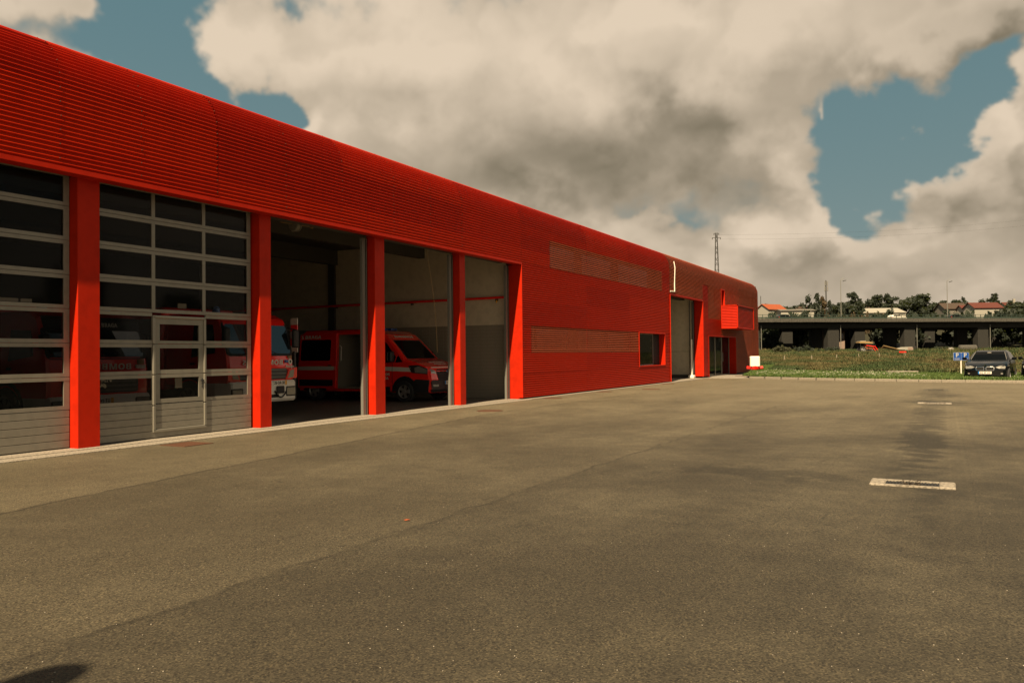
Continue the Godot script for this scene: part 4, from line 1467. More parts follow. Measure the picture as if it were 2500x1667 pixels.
func ambulance():
	var v := thing("rescue_van", "red rescue van with white stripe and open side door in the right bay", "van", W(14.42, 0, 22.83))
	var wf := func(x: float, y: float) -> float:
		var k := 1.03 - 0.13 * clampf((y - 1.1) / 1.3, 0.0, 1.0)
		return k * (1.0 - 0.13 * pow(clampf((x + 0.95) / 0.95, 0.0, 1.0), 2.0))
	var s := Shell.new([Vector2(-5.5, 0.32), Vector2(-0.05, 0.30), Vector2(0.0, 0.42), Vector2(-0.01, 0.74), Vector2(-0.05, 1.0), Vector2(-0.16, 1.14), Vector2(-0.5, 1.27), Vector2(-0.98, 1.39), Vector2(-1.30, 1.68), Vector2(-1.66, 2.02), Vector2(-1.90, 2.22), Vector2(-2.2, 2.34), Vector2(-2.7, 2.40), Vector2(-5.3, 2.40), Vector2(-5.48, 2.30), Vector2(-5.53, 1.0)], wf, 0.06)
	s.bow = 0.13
	var gap := PackedVector2Array([Vector2(-3.84, 0.0), Vector2(-2.5, 0.0), Vector2(-2.5, 2.16), Vector2(-2.6, 2.24), Vector2(-3.84, 2.24)])
	obj("body", s.body(gap, 1), M.vehicle_red, v)
	# the cabin behind the open door
	var b := MB.new()
	for k in [[Vector3(-3.95, 0.42, -0.8), Vector3(-2.4, 0.47, 1.0)], [Vector3(-3.95, 0.45, -0.82), Vector3(-2.4, 2.3, -0.78)], [Vector3(-3.95, 2.24, -0.8), Vector3(-2.4, 2.29, 0.9)], [Vector3(-4.0, 0.45, -0.8), Vector3(-3.93, 2.3, 0.9)], [Vector3(-2.42, 0.45, -0.8), Vector3(-2.36, 2.3, 0.9)]]:
		b.box(k[0], k[1])
	obj("cabin_lining", b.mesh(), M.hall_tile, v)
	bobj("cabin_panel", Vector3(-3.9, 1.2, -0.77), Vector3(-2.45, 2.1, -0.74), M.mid_grey, v)
	bobj("cabin_screen", Vector3(-3.35, 1.55, -0.73), Vector3(-2.95, 1.85, -0.68), M.gasket, v, 0.02)
	bobj("cabin_shelf", Vector3(-3.9, 1.0, -0.76), Vector3(-2.6, 1.2, -0.3), M.black_plastic, v, 0.02)
	bobj("seat", Vector3(-2.95, 0.5, -0.2), Vector3(-2.5, 1.55, 0.35), M.black_plastic, v, 0.06)
	for k in 3:
		bobj("switch_light", Vector3(-3.7 + k * 0.13, 1.12, -0.295), Vector3(-3.63 + k * 0.13, 1.16, -0.285), M.lamp_glass, v)
	b = MB.new()
	b.tube(Vector3(-3.80, 1.32, 0.86), Vector3(-3.72, 1.38, 0.92), 0.018, 0.018, 8)
	b.tube(Vector3(-3.72, 1.38, 0.92), Vector3(-3.72, 1.82, 0.90), 0.018, 0.018, 8)
	b.tube(Vector3(-3.72, 1.82, 0.90), Vector3(-3.82, 1.88, 0.86), 0.018, 0.018, 8)
	obj("grab_handle", b.mesh(), M.vehicle_white, v)
	bobj("step", Vector3(-3.85, 0.34, 0.7), Vector3(-2.5, 0.40, 1.04), M.vehicle_red, v, 0.015)
	# sliding door, run back along the side
	var door := part("sliding_door", v)
	obj("panel", s.side([Vector2(-5.46, 0.43), Vector2(-3.86, 0.43), Vector2(-3.83, 0.6), Vector2(-3.85, 2.28), Vector2(-5.44, 2.26)], 1.0, 0.09), M.vehicle_red, door)
	obj("window", s.side(rect(-5.36, -4.05, 1.36, 2.08, 0.06), 1.0, 0.096), M.solid_glass, door)
	obj("stripe", s.side(rect(-5.455, -3.87, 1.04, 1.17), 1.0, 0.095), M.reflective_white, door)
	obj("lower_trim", s.side(rect(-5.40, -3.93, 0.5, 0.72, 0.02), 1.0, 0.098), M.black_plastic, door)
	obj("handle", s.side(rect(-4.12, -3.98, 1.18, 1.22), 1.0, 0.12), M.gasket, door)
	lettering(door, "S BRAGA", 0.115, M.reflective_white, Transform3D(Basis(Vector3.RIGHT, -0.10), Vector3(-4.94, 2.17, wf.call(-4.6, 2.17) + 0.10)), false, true, 0.88)
	obj("rear_jamb", s.side(rect(-3.86, -3.80, 0.42, 2.24), 1.0, 0.03), M.vehicle_red, v)
	# cab glass
	obj("windscreen", s.face([Vector2(-0.80, 1.425), Vector2(0.80, 1.425), Vector2(0.72, 2.0), Vector2(-0.72, 2.0)], 0.008), M.solid_glass, v)
	obj("screen_surround", s.face([Vector2(-0.86, 1.40), Vector2(0.86, 1.40), Vector2(0.78, 2.03), Vector2(-0.78, 2.03)], 0.003), M.gasket, v)
	for k in [-1.0, 1.0]:
		obj("door_window", s.side([Vector2(-1.45, 1.30), Vector2(-1.38, 1.46), Vector2(-1.80, 1.94), Vector2(-2.38, 1.98), Vector2(-2.40, 1.26)], k, 0.006), M.solid_glass, v)
		obj("quarter_window", s.side([Vector2(-1.08, 1.30), Vector2(-1.40, 1.28), Vector2(-1.34, 1.44), Vector2(-1.28, 1.52)], k, 0.006), M.solid_glass, v)
		obj("side_stripe", s.side([Vector2(-2.48, 1.04), Vector2(-0.62, 0.98), Vector2(-0.72, 1.12), Vector2(-2.48, 1.17)], k, 0.006), M.reflective_white, v)
		obj("door_seam", s.side(rect(-1.52, -1.505, 0.5, 1.28), k, 0.007), M.black_gap, v)
		obj("sill_trim", s.side([Vector2(-3.6, 0.31), Vector2(-1.6, 0.31), Vector2(-1.6, 0.5), Vector2(-3.6, 0.5)] if k < 0 else [Vector2(-2.45, 0.31), Vector2(-1.6, 0.31), Vector2(-1.6, 0.5), Vector2(-2.45, 0.5)], k, 0.008), M.black_plastic, v)
		obj("bumper_side", s.side([Vector2(-0.55, 0.31), Vector2(-0.08, 0.31), Vector2(-0.04, 0.72), Vector2(-0.5, 0.74), Vector2(-0.62, 0.62)], k, 0.012), M.black_plastic, v)
		# headlight wraps the corner
		obj("lamp_surround", s.side([Vector2(-0.80, 1.18), Vector2(-0.66, 0.95), Vector2(-0.10, 0.90), Vector2(-0.10, 1.08), Vector2(-0.4, 1.2)], k, 0.008), M.gasket, v)
		obj("headlight", s.side([Vector2(-0.52, 0.96), Vector2(-0.12, 0.93), Vector2(-0.12, 1.06), Vector2(-0.40, 1.16), Vector2(-0.54, 1.10)], k, 0.014), M.lamp_glass, v)
		obj("headlight", s.face([Vector2(k * 0.60, 0.90), Vector2(k * 0.84, 0.94), Vector2(k * 0.84, 1.08), Vector2(k * 0.66, 1.03)], 0.01), M.lamp_glass, v)
		obj("fog_lamp", s.face(rect(minf(k * 0.55, k * 0.80), maxf(k * 0.55, k * 0.80), 0.50, 0.57, 0.02), 0.02), M.lamp_glass, v)
		wheel(v, -1.02, 0.345, k * 1.08, 0.22, 5)
		wheel(v, -4.77, 0.345, k * 1.08, 0.22, 5)
		var ab := MB.new()
		for x in [-1.02, -4.77]:
			for i in 10:
				var p := PI * i / 10.0
				var q := PI * (i + 1) / 10.0
				var f := func(r: float, t: float) -> Vector3: return Vector3(x + r * cos(t), 0.345 + r * sin(t), k * (wf.call(x + r * cos(t), 0.6) + 0.012))
				if k > 0:
					ab.quad(f.call(0.34, p), f.call(0.50, p), f.call(0.50, q), f.call(0.34, q))
				else:
					ab.quad(f.call(0.34, q), f.call(0.50, q), f.call(0.50, p), f.call(0.34, p))
		obj("wheel_arch", ab.mesh(), M.black_plastic, v)
		var mb := MB.new()
		mb.cbox(Vector3(-1.55, 1.30, k * 1.06), Vector3(-1.38, 1.66, k * 1.26), 0.04)
		mb.tube(Vector3(-1.5, 1.32, k * 0.98), Vector3(-1.47, 1.36, k * 1.1), 0.03, 0.03, 6)
		obj("mirror", mb.mesh(), M.black_plastic, v)
		bobj("mirror_glass", Vector3(-1.565, 1.34, k * 1.08), Vector3(-1.55, 1.62, k * 1.24), M.lamp_glass, v)
	obj("grille", s.face([Vector2(-0.52, 0.70), Vector2(0.52, 0.70), Vector2(0.60, 0.98), Vector2(0.5, 1.06), Vector2(-0.5, 1.06), Vector2(-0.60, 0.98)], 0.014), M.gasket, v)
	for i in 4:
		obj("grille_bar", s.face(rect(-0.5, 0.5, 0.74 + i * 0.075, 0.755 + i * 0.075), 0.022), M.black_plastic, v)
	obj("bumper", s.face(rect(-0.86, 0.86, 0.31, 0.71, 0.05), 0.010), M.black_plastic, v)
	b = MB.new()
	b.lathe([Vector2(0.0, 0.0), Vector2(1.0, 0.0), Vector2(0.94, 0.02), Vector2(0.0, 0.03)], 20, Transform3D(Basis(Vector3(0, 0, 0.11), Vector3(0.3, 0, 0), Vector3(0, 0.045, 0)), Vector3(-0.02, 0.985, 0)))
	obj("badge", b.mesh(), M.chrome, v)
	b = MB.new()
	b.lathe([Vector2(0.0, 0.0), Vector2(1.0, 0.0), Vector2(0.94, 0.02), Vector2(0.0, 0.03)], 20, Transform3D(Basis(Vector3(0, 0, 0.092), Vector3(0.3, 0, 0), Vector3(0, 0.034, 0)), Vector3(-0.0125, 0.985, 0)))
	obj("badge", b.mesh(), M.sign_blue, v)
	lettering(v, "Ford", 0.032, M.chrome, Transform3D(Basis(Vector3.UP, PI / 2), Vector3(-0.001, 0.985, 0)), false, false)
	for z in [-0.32, 0.32]:
		bobj("grille_flasher", Vector3(0.0, 0.99, z - 0.03), Vector3(0.012, 1.01, z + 0.03), M.lamp_glass, v)
	plate(v, "CA 23 VU", Vector3(0.03, 0.62, 0.0), 0.5, 0.11, false, true)
	# lettering over the screen and on the bonnet, mirror-written for drivers ahead
	lettering(v, "BOMBEIROS", 0.085, M.reflective_white, Transform3D(Basis(Vector3.UP, PI / 2) * Basis(Vector3.RIGHT, -0.85), Vector3(-1.775, 2.145, 0.0)), true, true, 1.05)
	lettering(v, "AMBULÂNCIA", 0.075, M.reflective_white, Transform3D(Basis(Vector3.UP, PI / 2) * Basis(Vector3.RIGHT, -1.25), Vector3(-0.47, 1.285, 0.0)), true, true, 0.9)
	lettering(v, "SOCORRO", 0.07, M.reflective_white, Transform3D(Basis(Vector3.UP, PI / 2) * Basis(Vector3.RIGHT, -1.2), Vector3(-0.32, 1.228, 0.0)), true, true, 0.72)
	obj("bonnet_stripe", s.face(rect(-0.72, 0.72, 1.10, 1.13), 0.006), M.reflective_white, v)
	lettering(v, "BOMBEIROS", 0.085, M.reflective_white, Transform3D(Basis(), Vector3(-2.02, 0.90, 1.045)), false, true, 0.82)
	lettering(v, "V. BRAGA", 0.085, M.reflective_white, Transform3D(Basis(), Vector3(-1.98, 0.77, 1.045)), false, true, 0.66)
	for z in [-0.55, 0.0, 0.55]:
		bobj("roof_beacon", Vector3(-2.75, 2.39, z - 0.16), Vector3(-2.55, 2.46, z + 0.16), M.blue_lamp, v, 0.02)


func parked_car(label: String, at: Vector3, turn: float) -> Node3D:
	var v := thing("parked_car", label, "car", at, turn)
	var wf := func(x: float, y: float) -> float:
		var k := 0.885
		if y > 0.88:
			k -= (y - 0.88) * 0.50
		elif y < 0.45:
			k -= (0.45 - y) * 0.12
		return k * (1.0 - 0.16 * pow(clampf((x + 0.8) / 0.8, 0.0, 1.0), 2.0)) * (1.0 - 0.10 * pow(clampf((-x - 3.5) / 0.8, 0.0, 1.0), 2.0))
	var s := Shell.new([Vector2(-4.2, 0.30), Vector2(-0.06, 0.20), Vector2(0.0, 0.30), Vector2(0.0, 0.52), Vector2(-0.03, 0.66), Vector2(-0.10, 0.74), Vector2(-0.35, 0.83), Vector2(-0.9, 0.93), Vector2(-1.36, 0.985), Vector2(-1.75, 1.21), Vector2(-2.05, 1.36), Vector2(-2.4, 1.42), Vector2(-3.2, 1.42), Vector2(-3.75, 1.34), Vector2(-4.1, 1.0), Vector2(-4.28, 0.92), Vector2(-4.3, 0.5)], wf, 0.06)
	s.bow = 0.24
	obj("body", s.body(), M.vehicle_black, v)
	obj("windscreen", s.face([Vector2(-0.70, 1.0), Vector2(0.70, 1.0), Vector2(0.56, 1.345), Vector2(-0.56, 1.345)], 0.006), M.solid_glass, v)
	for z in [-0.645, 0.645]:
		var pb := MB.new()
		pb.tube(Vector3(-1.40, 1.01, z * 1.1), Vector3(-1.98, 1.34, z * 0.91), 0.012, 0.012, 5)
		obj("pillar_trim", pb.mesh(), M.mid_grey, v)
	bobj("sun_visor", Vector3(-1.98, 1.255, -0.52), Vector3(-1.96, 1.31, -0.10), M.lamp_glass, v)
	bobj("rear_view_mirror", Vector3(-1.95, 1.28, -0.06), Vector3(-1.90, 1.34, 0.10), M.lamp_glass, v, 0.01)
	for k in [-1.0, 1.0]:
		obj("side_window", s.side([Vector2(-1.55, 1.0), Vector2(-2.15, 1.32), Vector2(-3.1, 1.34), Vector2(-3.6, 1.2), Vector2(-3.7, 1.0)], k, 0.006), M.solid_glass, v)
		obj("headlight", s.face([Vector2(k * 0.40, 0.665), Vector2(k * 0.52, 0.615), Vector2(k * 0.76, 0.60), Vector2(k * 0.78, 0.70), Vector2(k * 0.66, 0.755), Vector2(k * 0.50, 0.715)], 0.012), M.lamp_glass, v)
		# one ring of the twin grille: a chrome frame round a black mouth
		var z0 := minf(k * 0.03, k * 0.36)
		var z1 := maxf(k * 0.03, k * 0.36)
		obj("grille_frame", s.face(rect(z0, z1, 0.52, 0.70, 0.05), 0.014), M.chrome, v)
		obj("grille_mouth", s.face(rect(z0 + 0.022, z1 - 0.022, 0.538, 0.682, 0.04), 0.022), M.black_gap, v)
		obj("fog_lamp", s.face(rect(k * 0.64 - 0.045, k * 0.64 + 0.045, 0.36, 0.42, 0.03), 0.012), M.lamp_glass, v)
		var mb := MB.new()
		mb.cbox(Vector3(-1.62, 0.98, k * 0.90), Vector3(-1.48, 1.11, k * 1.08), 0.035)
		mb.tube(Vector3(-1.55, 0.99, k * 0.82), Vector3(-1.55, 1.0, k * 0.93), 0.025, 0.025, 6)
		obj("mirror", mb.mesh(), M.vehicle_black, v)
		wheel(v, -0.80, 0.315, k * 0.885, 0.2, 5)
		wheel(v, -3.45, 0.315, k * 0.895, 0.2, 5)
	obj("lower_intake", s.face(rect(-0.55, 0.55, 0.24, 0.34, 0.03), 0.008), M.black_gap, v)
	var b := MB.new()
	b.lathe([Vector2(0.0, 0.0), Vector2(0.042, 0.0), Vector2(0.038, 0.01), Vector2(0.0, 0.012)], 16, Transform3D(Basis(Vector3.FORWARD, -PI / 2 + 0.5), Vector3(-0.075, 0.75, 0)))
	obj("badge", b.mesh(), M.chrome, v)
	plate(v, "AQ 30 HO", Vector3(0.03, 0.43, 0.0), 0.52, 0.11, false, true)
	return v


func road_car(label: String, at: Vector3, turn: float, m: Material) -> Node3D:
	var v := thing("passing_car", label, "car", at, turn)
	var wf := func(x: float, y: float) -> float: return 0.87 - maxf(0.0, y - 0.85) * 0.4
	var s := Shell.new([Vector2(-4.3, 0.28), Vector2(0.0, 0.25), Vector2(0.03, 0.55), Vector2(-0.2, 0.72), Vector2(-1.1, 0.92), Vector2(-1.85, 1.38), Vector2(-2.3, 1.47), Vector2(-3.3, 1.46), Vector2(-4.0, 1.2), Vector2(-4.35, 0.95)], wf, 0.06)
	obj("body", s.body(), m, v)
	for k in [-1.0, 1.0]:
		obj("side_window", s.side([Vector2(-1.35, 0.98), Vector2(-1.95, 1.34), Vector2(-3.2, 1.38), Vector2(-3.8, 1.16), Vector2(-3.8, 0.98)], k, 0.006), M.solid_glass, v)
		wheel(v, -0.8, 0.31, k * 0.86, 0.2)
		wheel(v, -3.4, 0.31, k * 0.86, 0.2)
		obj("tail_lamp", s.side(rect(-4.30, -4.05, 0.75, 0.92), k, 0.006), M.vehicle_red, v)
	obj("windscreen", s.face([Vector2(-0.68, 0.96), Vector2(0.68, 0.96), Vector2(0.58, 1.34), Vector2(-0.58, 1.34)], 0.006), M.solid_glass, v)
	return v


func along_bridge(s: float, off: float, y: float) -> Vector3:
	# s metres to the right along the road bridge from where it leaves the building's edge, off metres away behind its front
	return C(57.29 + 0.981 * s - 0.195 * off, y, 190.0 + 0.195 * s + 0.981 * off)


func bridge_frame(s: float, off: float, y: float) -> Transform3D:
	# x runs along the bridge, z towards the viewer
	var e := (along_bridge(1, 0, 0) - along_bridge(0, 0, 0)).normalized()
	return Transform3D(Basis(e, Vector3.UP, e.cross(Vector3.UP)), along_bridge(s, off, y))


func one_bridge(off: float, label: String, first_pier: float, front: bool) -> Node3D:
	var v := thing("road_bridge", label, "bridge")
	var s0 := -50.0
	var s1 := 130.0
	var f := bridge_frame(0, off, 0)
	var put := func(called: String, a: Vector3, b: Vector3, m: Material) -> MeshInstance3D:
		var k := MB.new()
		k.box(a, b, f)
		return obj(called, k.mesh(), m, v)
	put.call("deck", Vector3(s0, 8.45, -11.0), Vector3(s1, 8.95, -0.35), M.concrete_stained_shaded)
	put.call("girder", Vector3(s0, 7.12, -3.2), Vector3(s1, 8.45, -1.7), M.concrete_stained_shaded)
	put.call("girder", Vector3(s0, 7.12, -9.8), Vector3(s1, 8.45, -8.7), M.concrete_stained_shaded)
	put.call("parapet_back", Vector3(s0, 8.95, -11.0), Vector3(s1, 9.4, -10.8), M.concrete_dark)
	if front:
		var pm := MB.new()
		pm.cbox(Vector3(-0.71, 8.44, -0.34), Vector3(0.71, 9.30, 0.0), 0.03)
		var panel := pm.mesh()
		var s := s0 + 0.75
		while s < s1:
			if s > -8.0 and s < 82.0:
				obj("parapet_panel", panel, M.concrete_dark, v, bridge_frame(s, off, 0) * Transform3D(Basis(), Vector3(0, rng.randf_range(-0.02, 0.02), rng.randf_range(-0.01, 0.01))))
			s += 1.46
		put.call("parapet_end", Vector3(s0, 8.44, -0.34), Vector3(-8.0, 9.28, -0.02), M.concrete_dark)
		put.call("parapet_end", Vector3(82.5, 8.44, -0.34), Vector3(s1, 9.28, -0.02), M.concrete_dark)
	else:
		put.call("parapet_front", Vector3(s0, 8.44, -0.34), Vector3(s1, 9.28, -0.02), M.concrete_dark)
	var rail := MB.new()
	rail.box(Vector3(s0, 10.14, -0.22), Vector3(s1, 10.24, -0.12), f)
	rail.box(Vector3(s0, 9.68, -0.20), Vector3(s1, 9.74, -0.14), f)
	rail.box(Vector3(s0, 9.36, -0.20), Vector3(s1, 9.56, -0.10), f)
	var q := s0
	while q < s1:
		rail.box(Vector3(q, 9.2, -0.22), Vector3(q + 0.10, 10.14, -0.12), f)
		q += 1.46
	obj("railing", rail.mesh(), M.rail_green, v)
	q = first_pier
	while q < s1:
		if q > s0:
			var k := MB.new()
			k.cbox(Vector3(q - 1.5, -1.0, -3.4), Vector3(q + 1.5, 7.12, -1.5), 0.08, f)
			k.cbox(Vector3(q - 1.5, -1.0, -10.0), Vector3(q + 1.5, 7.12, -8.5), 0.08, f)
			k.box(Vector3(q - 1.55, -1.0, -3.5), Vector3(q + 1.55, 2.6, -1.4), f)
			obj("pier", k.mesh(), M.concrete_stained_shaded, v)
			if front:
				k = MB.new()
				k.tube(f * Vector3(q + 1.7, 1.2, -1.2), f * Vector3(q + 1.7, 7.8, -1.2), 0.09, 0.09, 6)
				obj("drainpipe", k.mesh(), M.steel, v)
		q += 20.6
	return v


func bridge():
	one_bridge(0.0, "long concrete road bridge with green railing crossing behind the field", -21.0, true)
	one_bridge(14.0, "second road bridge standing in shade right behind the front one", -25.0, false)
	for k in [[21.7, "street lamp on the bridge, the one nearer the red building"], [50.6, "street lamp on the bridge above the parked car"]]:
		var l := thing("street_lamp", k[1], "street lamp", Vector3.ZERO, 0.0, "street lamps on the bridge")
		l.transform = bridge_frame(k[0], 0.6, 9.0)
		var b := MB.new()
		b.tube(Vector3.ZERO, Vector3(0, 9.5, 0), 0.11, 0.055, 8)
		obj("pole", b.mesh(), M.steel, l)
		b = MB.new()
		b.tube(Vector3(0, 9.45, 0), Vector3(0.75, 9.95, 0), 0.05, 0.045, 6)
		obj("arm", b.mesh(), M.steel, l)
		b = MB.new()
		b.cbox(Vector3(0.65, 9.9, -0.14), Vector3(1.5, 10.06, 0.14), 0.04, Transform3D(Basis(Vector3.BACK, 0.28), Vector3(2.75, -0.55, 0)))
		obj("lamp_head", b.mesh(), M.dark_grey, l)
	var p := thing("sign_post", "short bare pole rising from the bridge between two tall trees", "pole")
	p.transform = bridge_frame(13.8, 0.6, 9.0)
	var b2 := MB.new()
	b2.tube(Vector3.ZERO, Vector3(0, 2.6, 0), 0.07, 0.06, 6)
	obj("pole", b2.mesh(), M.steel, p)
	# traffic: the cars' x axis lies along the deck
	var e := bridge_frame(0, 0, 0).basis
	var turn := atan2(-e.x.z, e.x.x)
	road_car("dark hatchback with red tail lamp driving over the bridge", along_bridge(10.8, 3.2, 8.95), turn, M.vehicle_black)
	road_car("white estate car driving over the bridge", along_bridge(40.8, 3.2, 8.95), turn, M.vehicle_white)
	road_car("dark car on the bridge right of the second street lamp", along_bridge(57.5, 3.4, 8.95), turn, M.vehicle_black)


func pole_thing(called: String, label: String, category: String, at: Vector3, h: float, r: float, m: Material, lean := Vector2.ZERO, group := "") -> Node3D:
	var v := thing(called, label, category, at, 0.0, group)
	var b := MB.new()
	b.tube(Vector3(0, -0.2, 0), Vector3(lean.x, h, lean.y), r, r * 0.9, 7)
	obj("post", b.mesh(), m, v)
	return v


func on_field(x: float, z: float) -> Vector3:
	var q := C(x, 0, z)
	return Vector3(q.x, field_height(-q.x, -q.z), q.z)


func field_things():
	var g := "fence posts in the field"
	for k in [[28.1, 84.5, 0.66, 0.0, "upright fence post nearest the red building"], [32.2, 88.0, 0.62, 0.0, "upright fence post second from the red building"], [35.65, 90.0, 0.66, 0.02, "upright fence post below the first lamp on the bridge"], [39.05, 92.0, 0.68, -0.13, "leaning fence post in front of the tractor"], [44.1, 98.0, 0.66, -0.18, "leaning fence post right of the tractor"], [66.4, 110.0, 0.75, 0.0, "fence post in the field right of the parked car"]]:
		pole_thing("fence_post", k[4], "post", on_field(k[0], k[1]), k[2], 0.055, M.wood, Vector2(k[3] * 0.88, -k[3] * 0.46), g)
	var fl := pole_thing("flagged_post", "leaning post with a red rag on top in the field", "post", on_field(48.1, 100.0), 0.72, 0.05, M.wood, Vector2(-0.12, 0.06))
	bobj("rag", Vector3(-0.75, 0.66, -0.1), Vector3(0.05, 0.82, 0.06), M.vehicle_red, fl, 0.03)
	# tractor with a loader and a tan roof, under the bridge
	var t := thing("tractor", "red tractor with tan canopy and front loader parked under the bridge", "tractor", on_field(64.8, 150.0), 0.4854)
	var b := MB.new()
	b.cbox(Vector3(-0.2, 0.75, -0.35), Vector3(1.3, 1.35, 0.35), 0.08)
	obj("bonnet", b.mesh(), M.rust, t)
	bobj("chassis", Vector3(-1.2, 0.45, -0.3), Vector3(1.2, 0.8, 0.3), M.black_plastic, t)
	b = MB.new()
	b.prism(PackedVector2Array([Vector2(-1.5, 1.95), Vector2(1.0, 1.85), Vector2(1.05, 2.05), Vector2(0.4, 2.2), Vector2(-0.9, 2.28), Vector2(-1.5, 2.15)]), -0.7, 0.7)
	obj("canopy", b.mesh(), M.tan, t)
	bobj("canopy_sheet", Vector3(-1.3, 2.28, -0.6), Vector3(-0.2, 2.36, 0.6), M.house_white, t)
	for x in [-1.2, 0.3]:
		for z in [-0.6, 0.6]:
			b = MB.new()
			b.tube(Vector3(x, 0.8, z), Vector3(x, 1.95, z), 0.035, 0.035, 6)
			obj("canopy_post", b.mesh(), M.black_plastic, t)
	bobj("seat", Vector3(-0.9, 0.9, -0.25), Vector3(-0.4, 1.35, 0.25), M.black_plastic, t, 0.05)
	for k in [-1.0, 1.0]:
		wheel(t, -0.75, 0.62, k * 0.8, 0.4, 6)
		wheel(t, 1.0, 0.42, k * 0.75, 0.3, 6)
		b = MB.new()
		b.tube(Vector3(-0.1, 1.5, k * 0.55), Vector3(1.5, 1.3, k * 0.55), 0.08, 0.07, 6)
		b.tube(Vector3(1.5, 1.3, k * 0.55), Vector3(2.2, 0.25, k * 0.55), 0.07, 0.07, 6)
		obj("loader_arm", b.mesh(), M.vehicle_red, t)
	bobj("bucket", Vector3(2.0, 0.05, -0.8), Vector3(2.5, 0.4, 0.8), M.vehicle_red, t, 0.04)
	# tanks, drum, covered boat, boards
	var tk := thing("storage_tank", "rusty grey cylinder tank lying on the grass under the bridge", "tank", on_field(83.5, 150.0) + Vector3(0, 0.75, 0), 0.4854)
	b = MB.new()
	b.lathe([Vector2(0.0, -1.65), Vector2(0.4, -1.6), Vector2(0.62, -1.45), Vector2(0.62, 1.45), Vector2(0.4, 1.6), Vector2(0.0, 1.65)], 18, Transform3D(Basis(Vector3.BACK, PI / 2), Vector3.ZERO))
	obj("shell", b.mesh(), M.concrete_dark, tk)
	for x in [-0.9, 0.9]:
		bobj("cradle", Vector3(x - 0.12, -0.85, -0.5), Vector3(x + 0.12, -0.3, 0.5), M.rust, tk)
	var dr := thing("drum", "pale round drum end on the grass left of the tank", "drum", on_field(78.3, 146.0) + Vector3(0, 0.5, 0), 0.4854)
	b = MB.new()
	b.lathe([Vector2(0.0, -0.35), Vector2(0.42, -0.35), Vector2(0.44, 0.3), Vector2(0.38, 0.35), Vector2(0.0, 0.33)], 20, Transform3D(Basis(Vector3.RIGHT, PI / 2), Vector3.ZERO))
	obj("shell", b.mesh(), M.house_white, dr)
	var bt := thing("boat", "small pale boat with pink stern lying under the bridge", "boat", on_field(72.6, 151.0) + Vector3(0, 0.35, 0), 0.4854)
	b = MB.new()
	b.prism(PackedVector2Array([Vector2(-1.7, 0.45), Vector2(-0.6, 0.75), Vector2(1.0, 0.8), Vector2(1.1, -0.1), Vector2(-0.4, 0.1)]), -0.5, 0.5)
	obj("hull", b.mesh(), M.house_white, bt)
	b = MB.new()
	b.prism(PackedVector2Array([Vector2(0.1, 0.05), Vector2(1.15, -0.05), Vector2(1.12, 0.7), Vector2(0.2, 0.72)]), -0.53, 0.53)
	obj("stern_panel", b.mesh(), M.house_pink, bt)
	var rm := thing("timber_pile", "pale boards leaning in a heap under the bridge", "timber", on_field(69.0, 149.0), 0.4854)
	for i in 4:
		b = MB.new()
		b.box(Vector3(-1.6, -0.05, -0.5 + i * 0.25), Vector3(1.7, 0.05, -0.3 + i * 0.25), Transform3D(Basis(Vector3.BACK, -0.16 - i * 0.03), Vector3(0, 0.75 + i * 0.1, 0)))
		obj("plank", b.mesh(), M.tan, rm)
	var cr := thing("scrap_crates", "dark crates and scrap under the boards beneath the bridge", "scrap", on_field(69.5, 146.0), 0.4854)
	for i in 5:
		b = MB.new()
		b.cbox(Vector3(-1.8 + i * 0.8, 0, -0.4), Vector3(-1.15 + i * 0.8, 0.45 + 0.12 * (i % 3), 0.4), 0.03)
		obj("crate", b.mesh(), M.dark_grey if i % 2 else M.roof_brown, cr)
	var st := thing("rubble_stones", "scattered pale stones on the grass right of the tank", "stones", on_field(87.3, 148.0), 0.0)
	for i in 7:
		b = MB.new()
		b.lathe([Vector2(0.0, 0.0), Vector2(0.35, 0.05), Vector2(0.3, 0.3), Vector2(0.0, 0.42)], 7)
		obj("stone", b.mesh(), M.house_pink if i % 3 else M.house_white, st, Transform3D(Basis(Vector3.UP, i * 1.3).scaled(Vector3.ONE * rng.randf_range(0.5, 1.1)), Vector3(-1.6 + i * 0.6, 0.0, 0.4 * sin(i * 2.0))))
	# parking places: flat concrete slabs in the verge, the sign and the cars
	for k in [[25.6, 47.5, 2.6, "long pale concrete slab in the grass left of the parking sign"], [22.6, 47.5, 1.8, "short pale concrete slab in the grass farther left of the sign"], [30.0, 45.5, 1.2, "pale concrete slab in the grass right of the parked car"]]:
		var q := on_field(k[0], k[1])
		var sl := thing("concrete_slab", k[3], "slab", q, 0.4854)
		b = MB.new()
		b.cbox(Vector3(-k[2] / 2, -0.1, -0.15), Vector3(k[2] / 2, 0.17, 0.15), 0.02)
		obj("slab", b.mesh(), M.concrete, sl)
	var sg := thing("parking_sign", "blue double parking sign with two white letters on a pale post", "sign", on_field(24.3, 44.3), 0.44)
	b = MB.new()
	b.tube(Vector3(0, -0.2, -0.04), Vector3(0, 0.9, -0.04), 0.035, 0.035, 8)
	obj("post", b.mesh(), M.white_paint, sg)
	b = MB.new()
	b.prism(PackedVector2Array(rect(-0.42, 0.42, 0.81, 1.25, 0.05)), -0.012, 0.0)
	obj("board", b.mesh(), M.sign_white, sg)
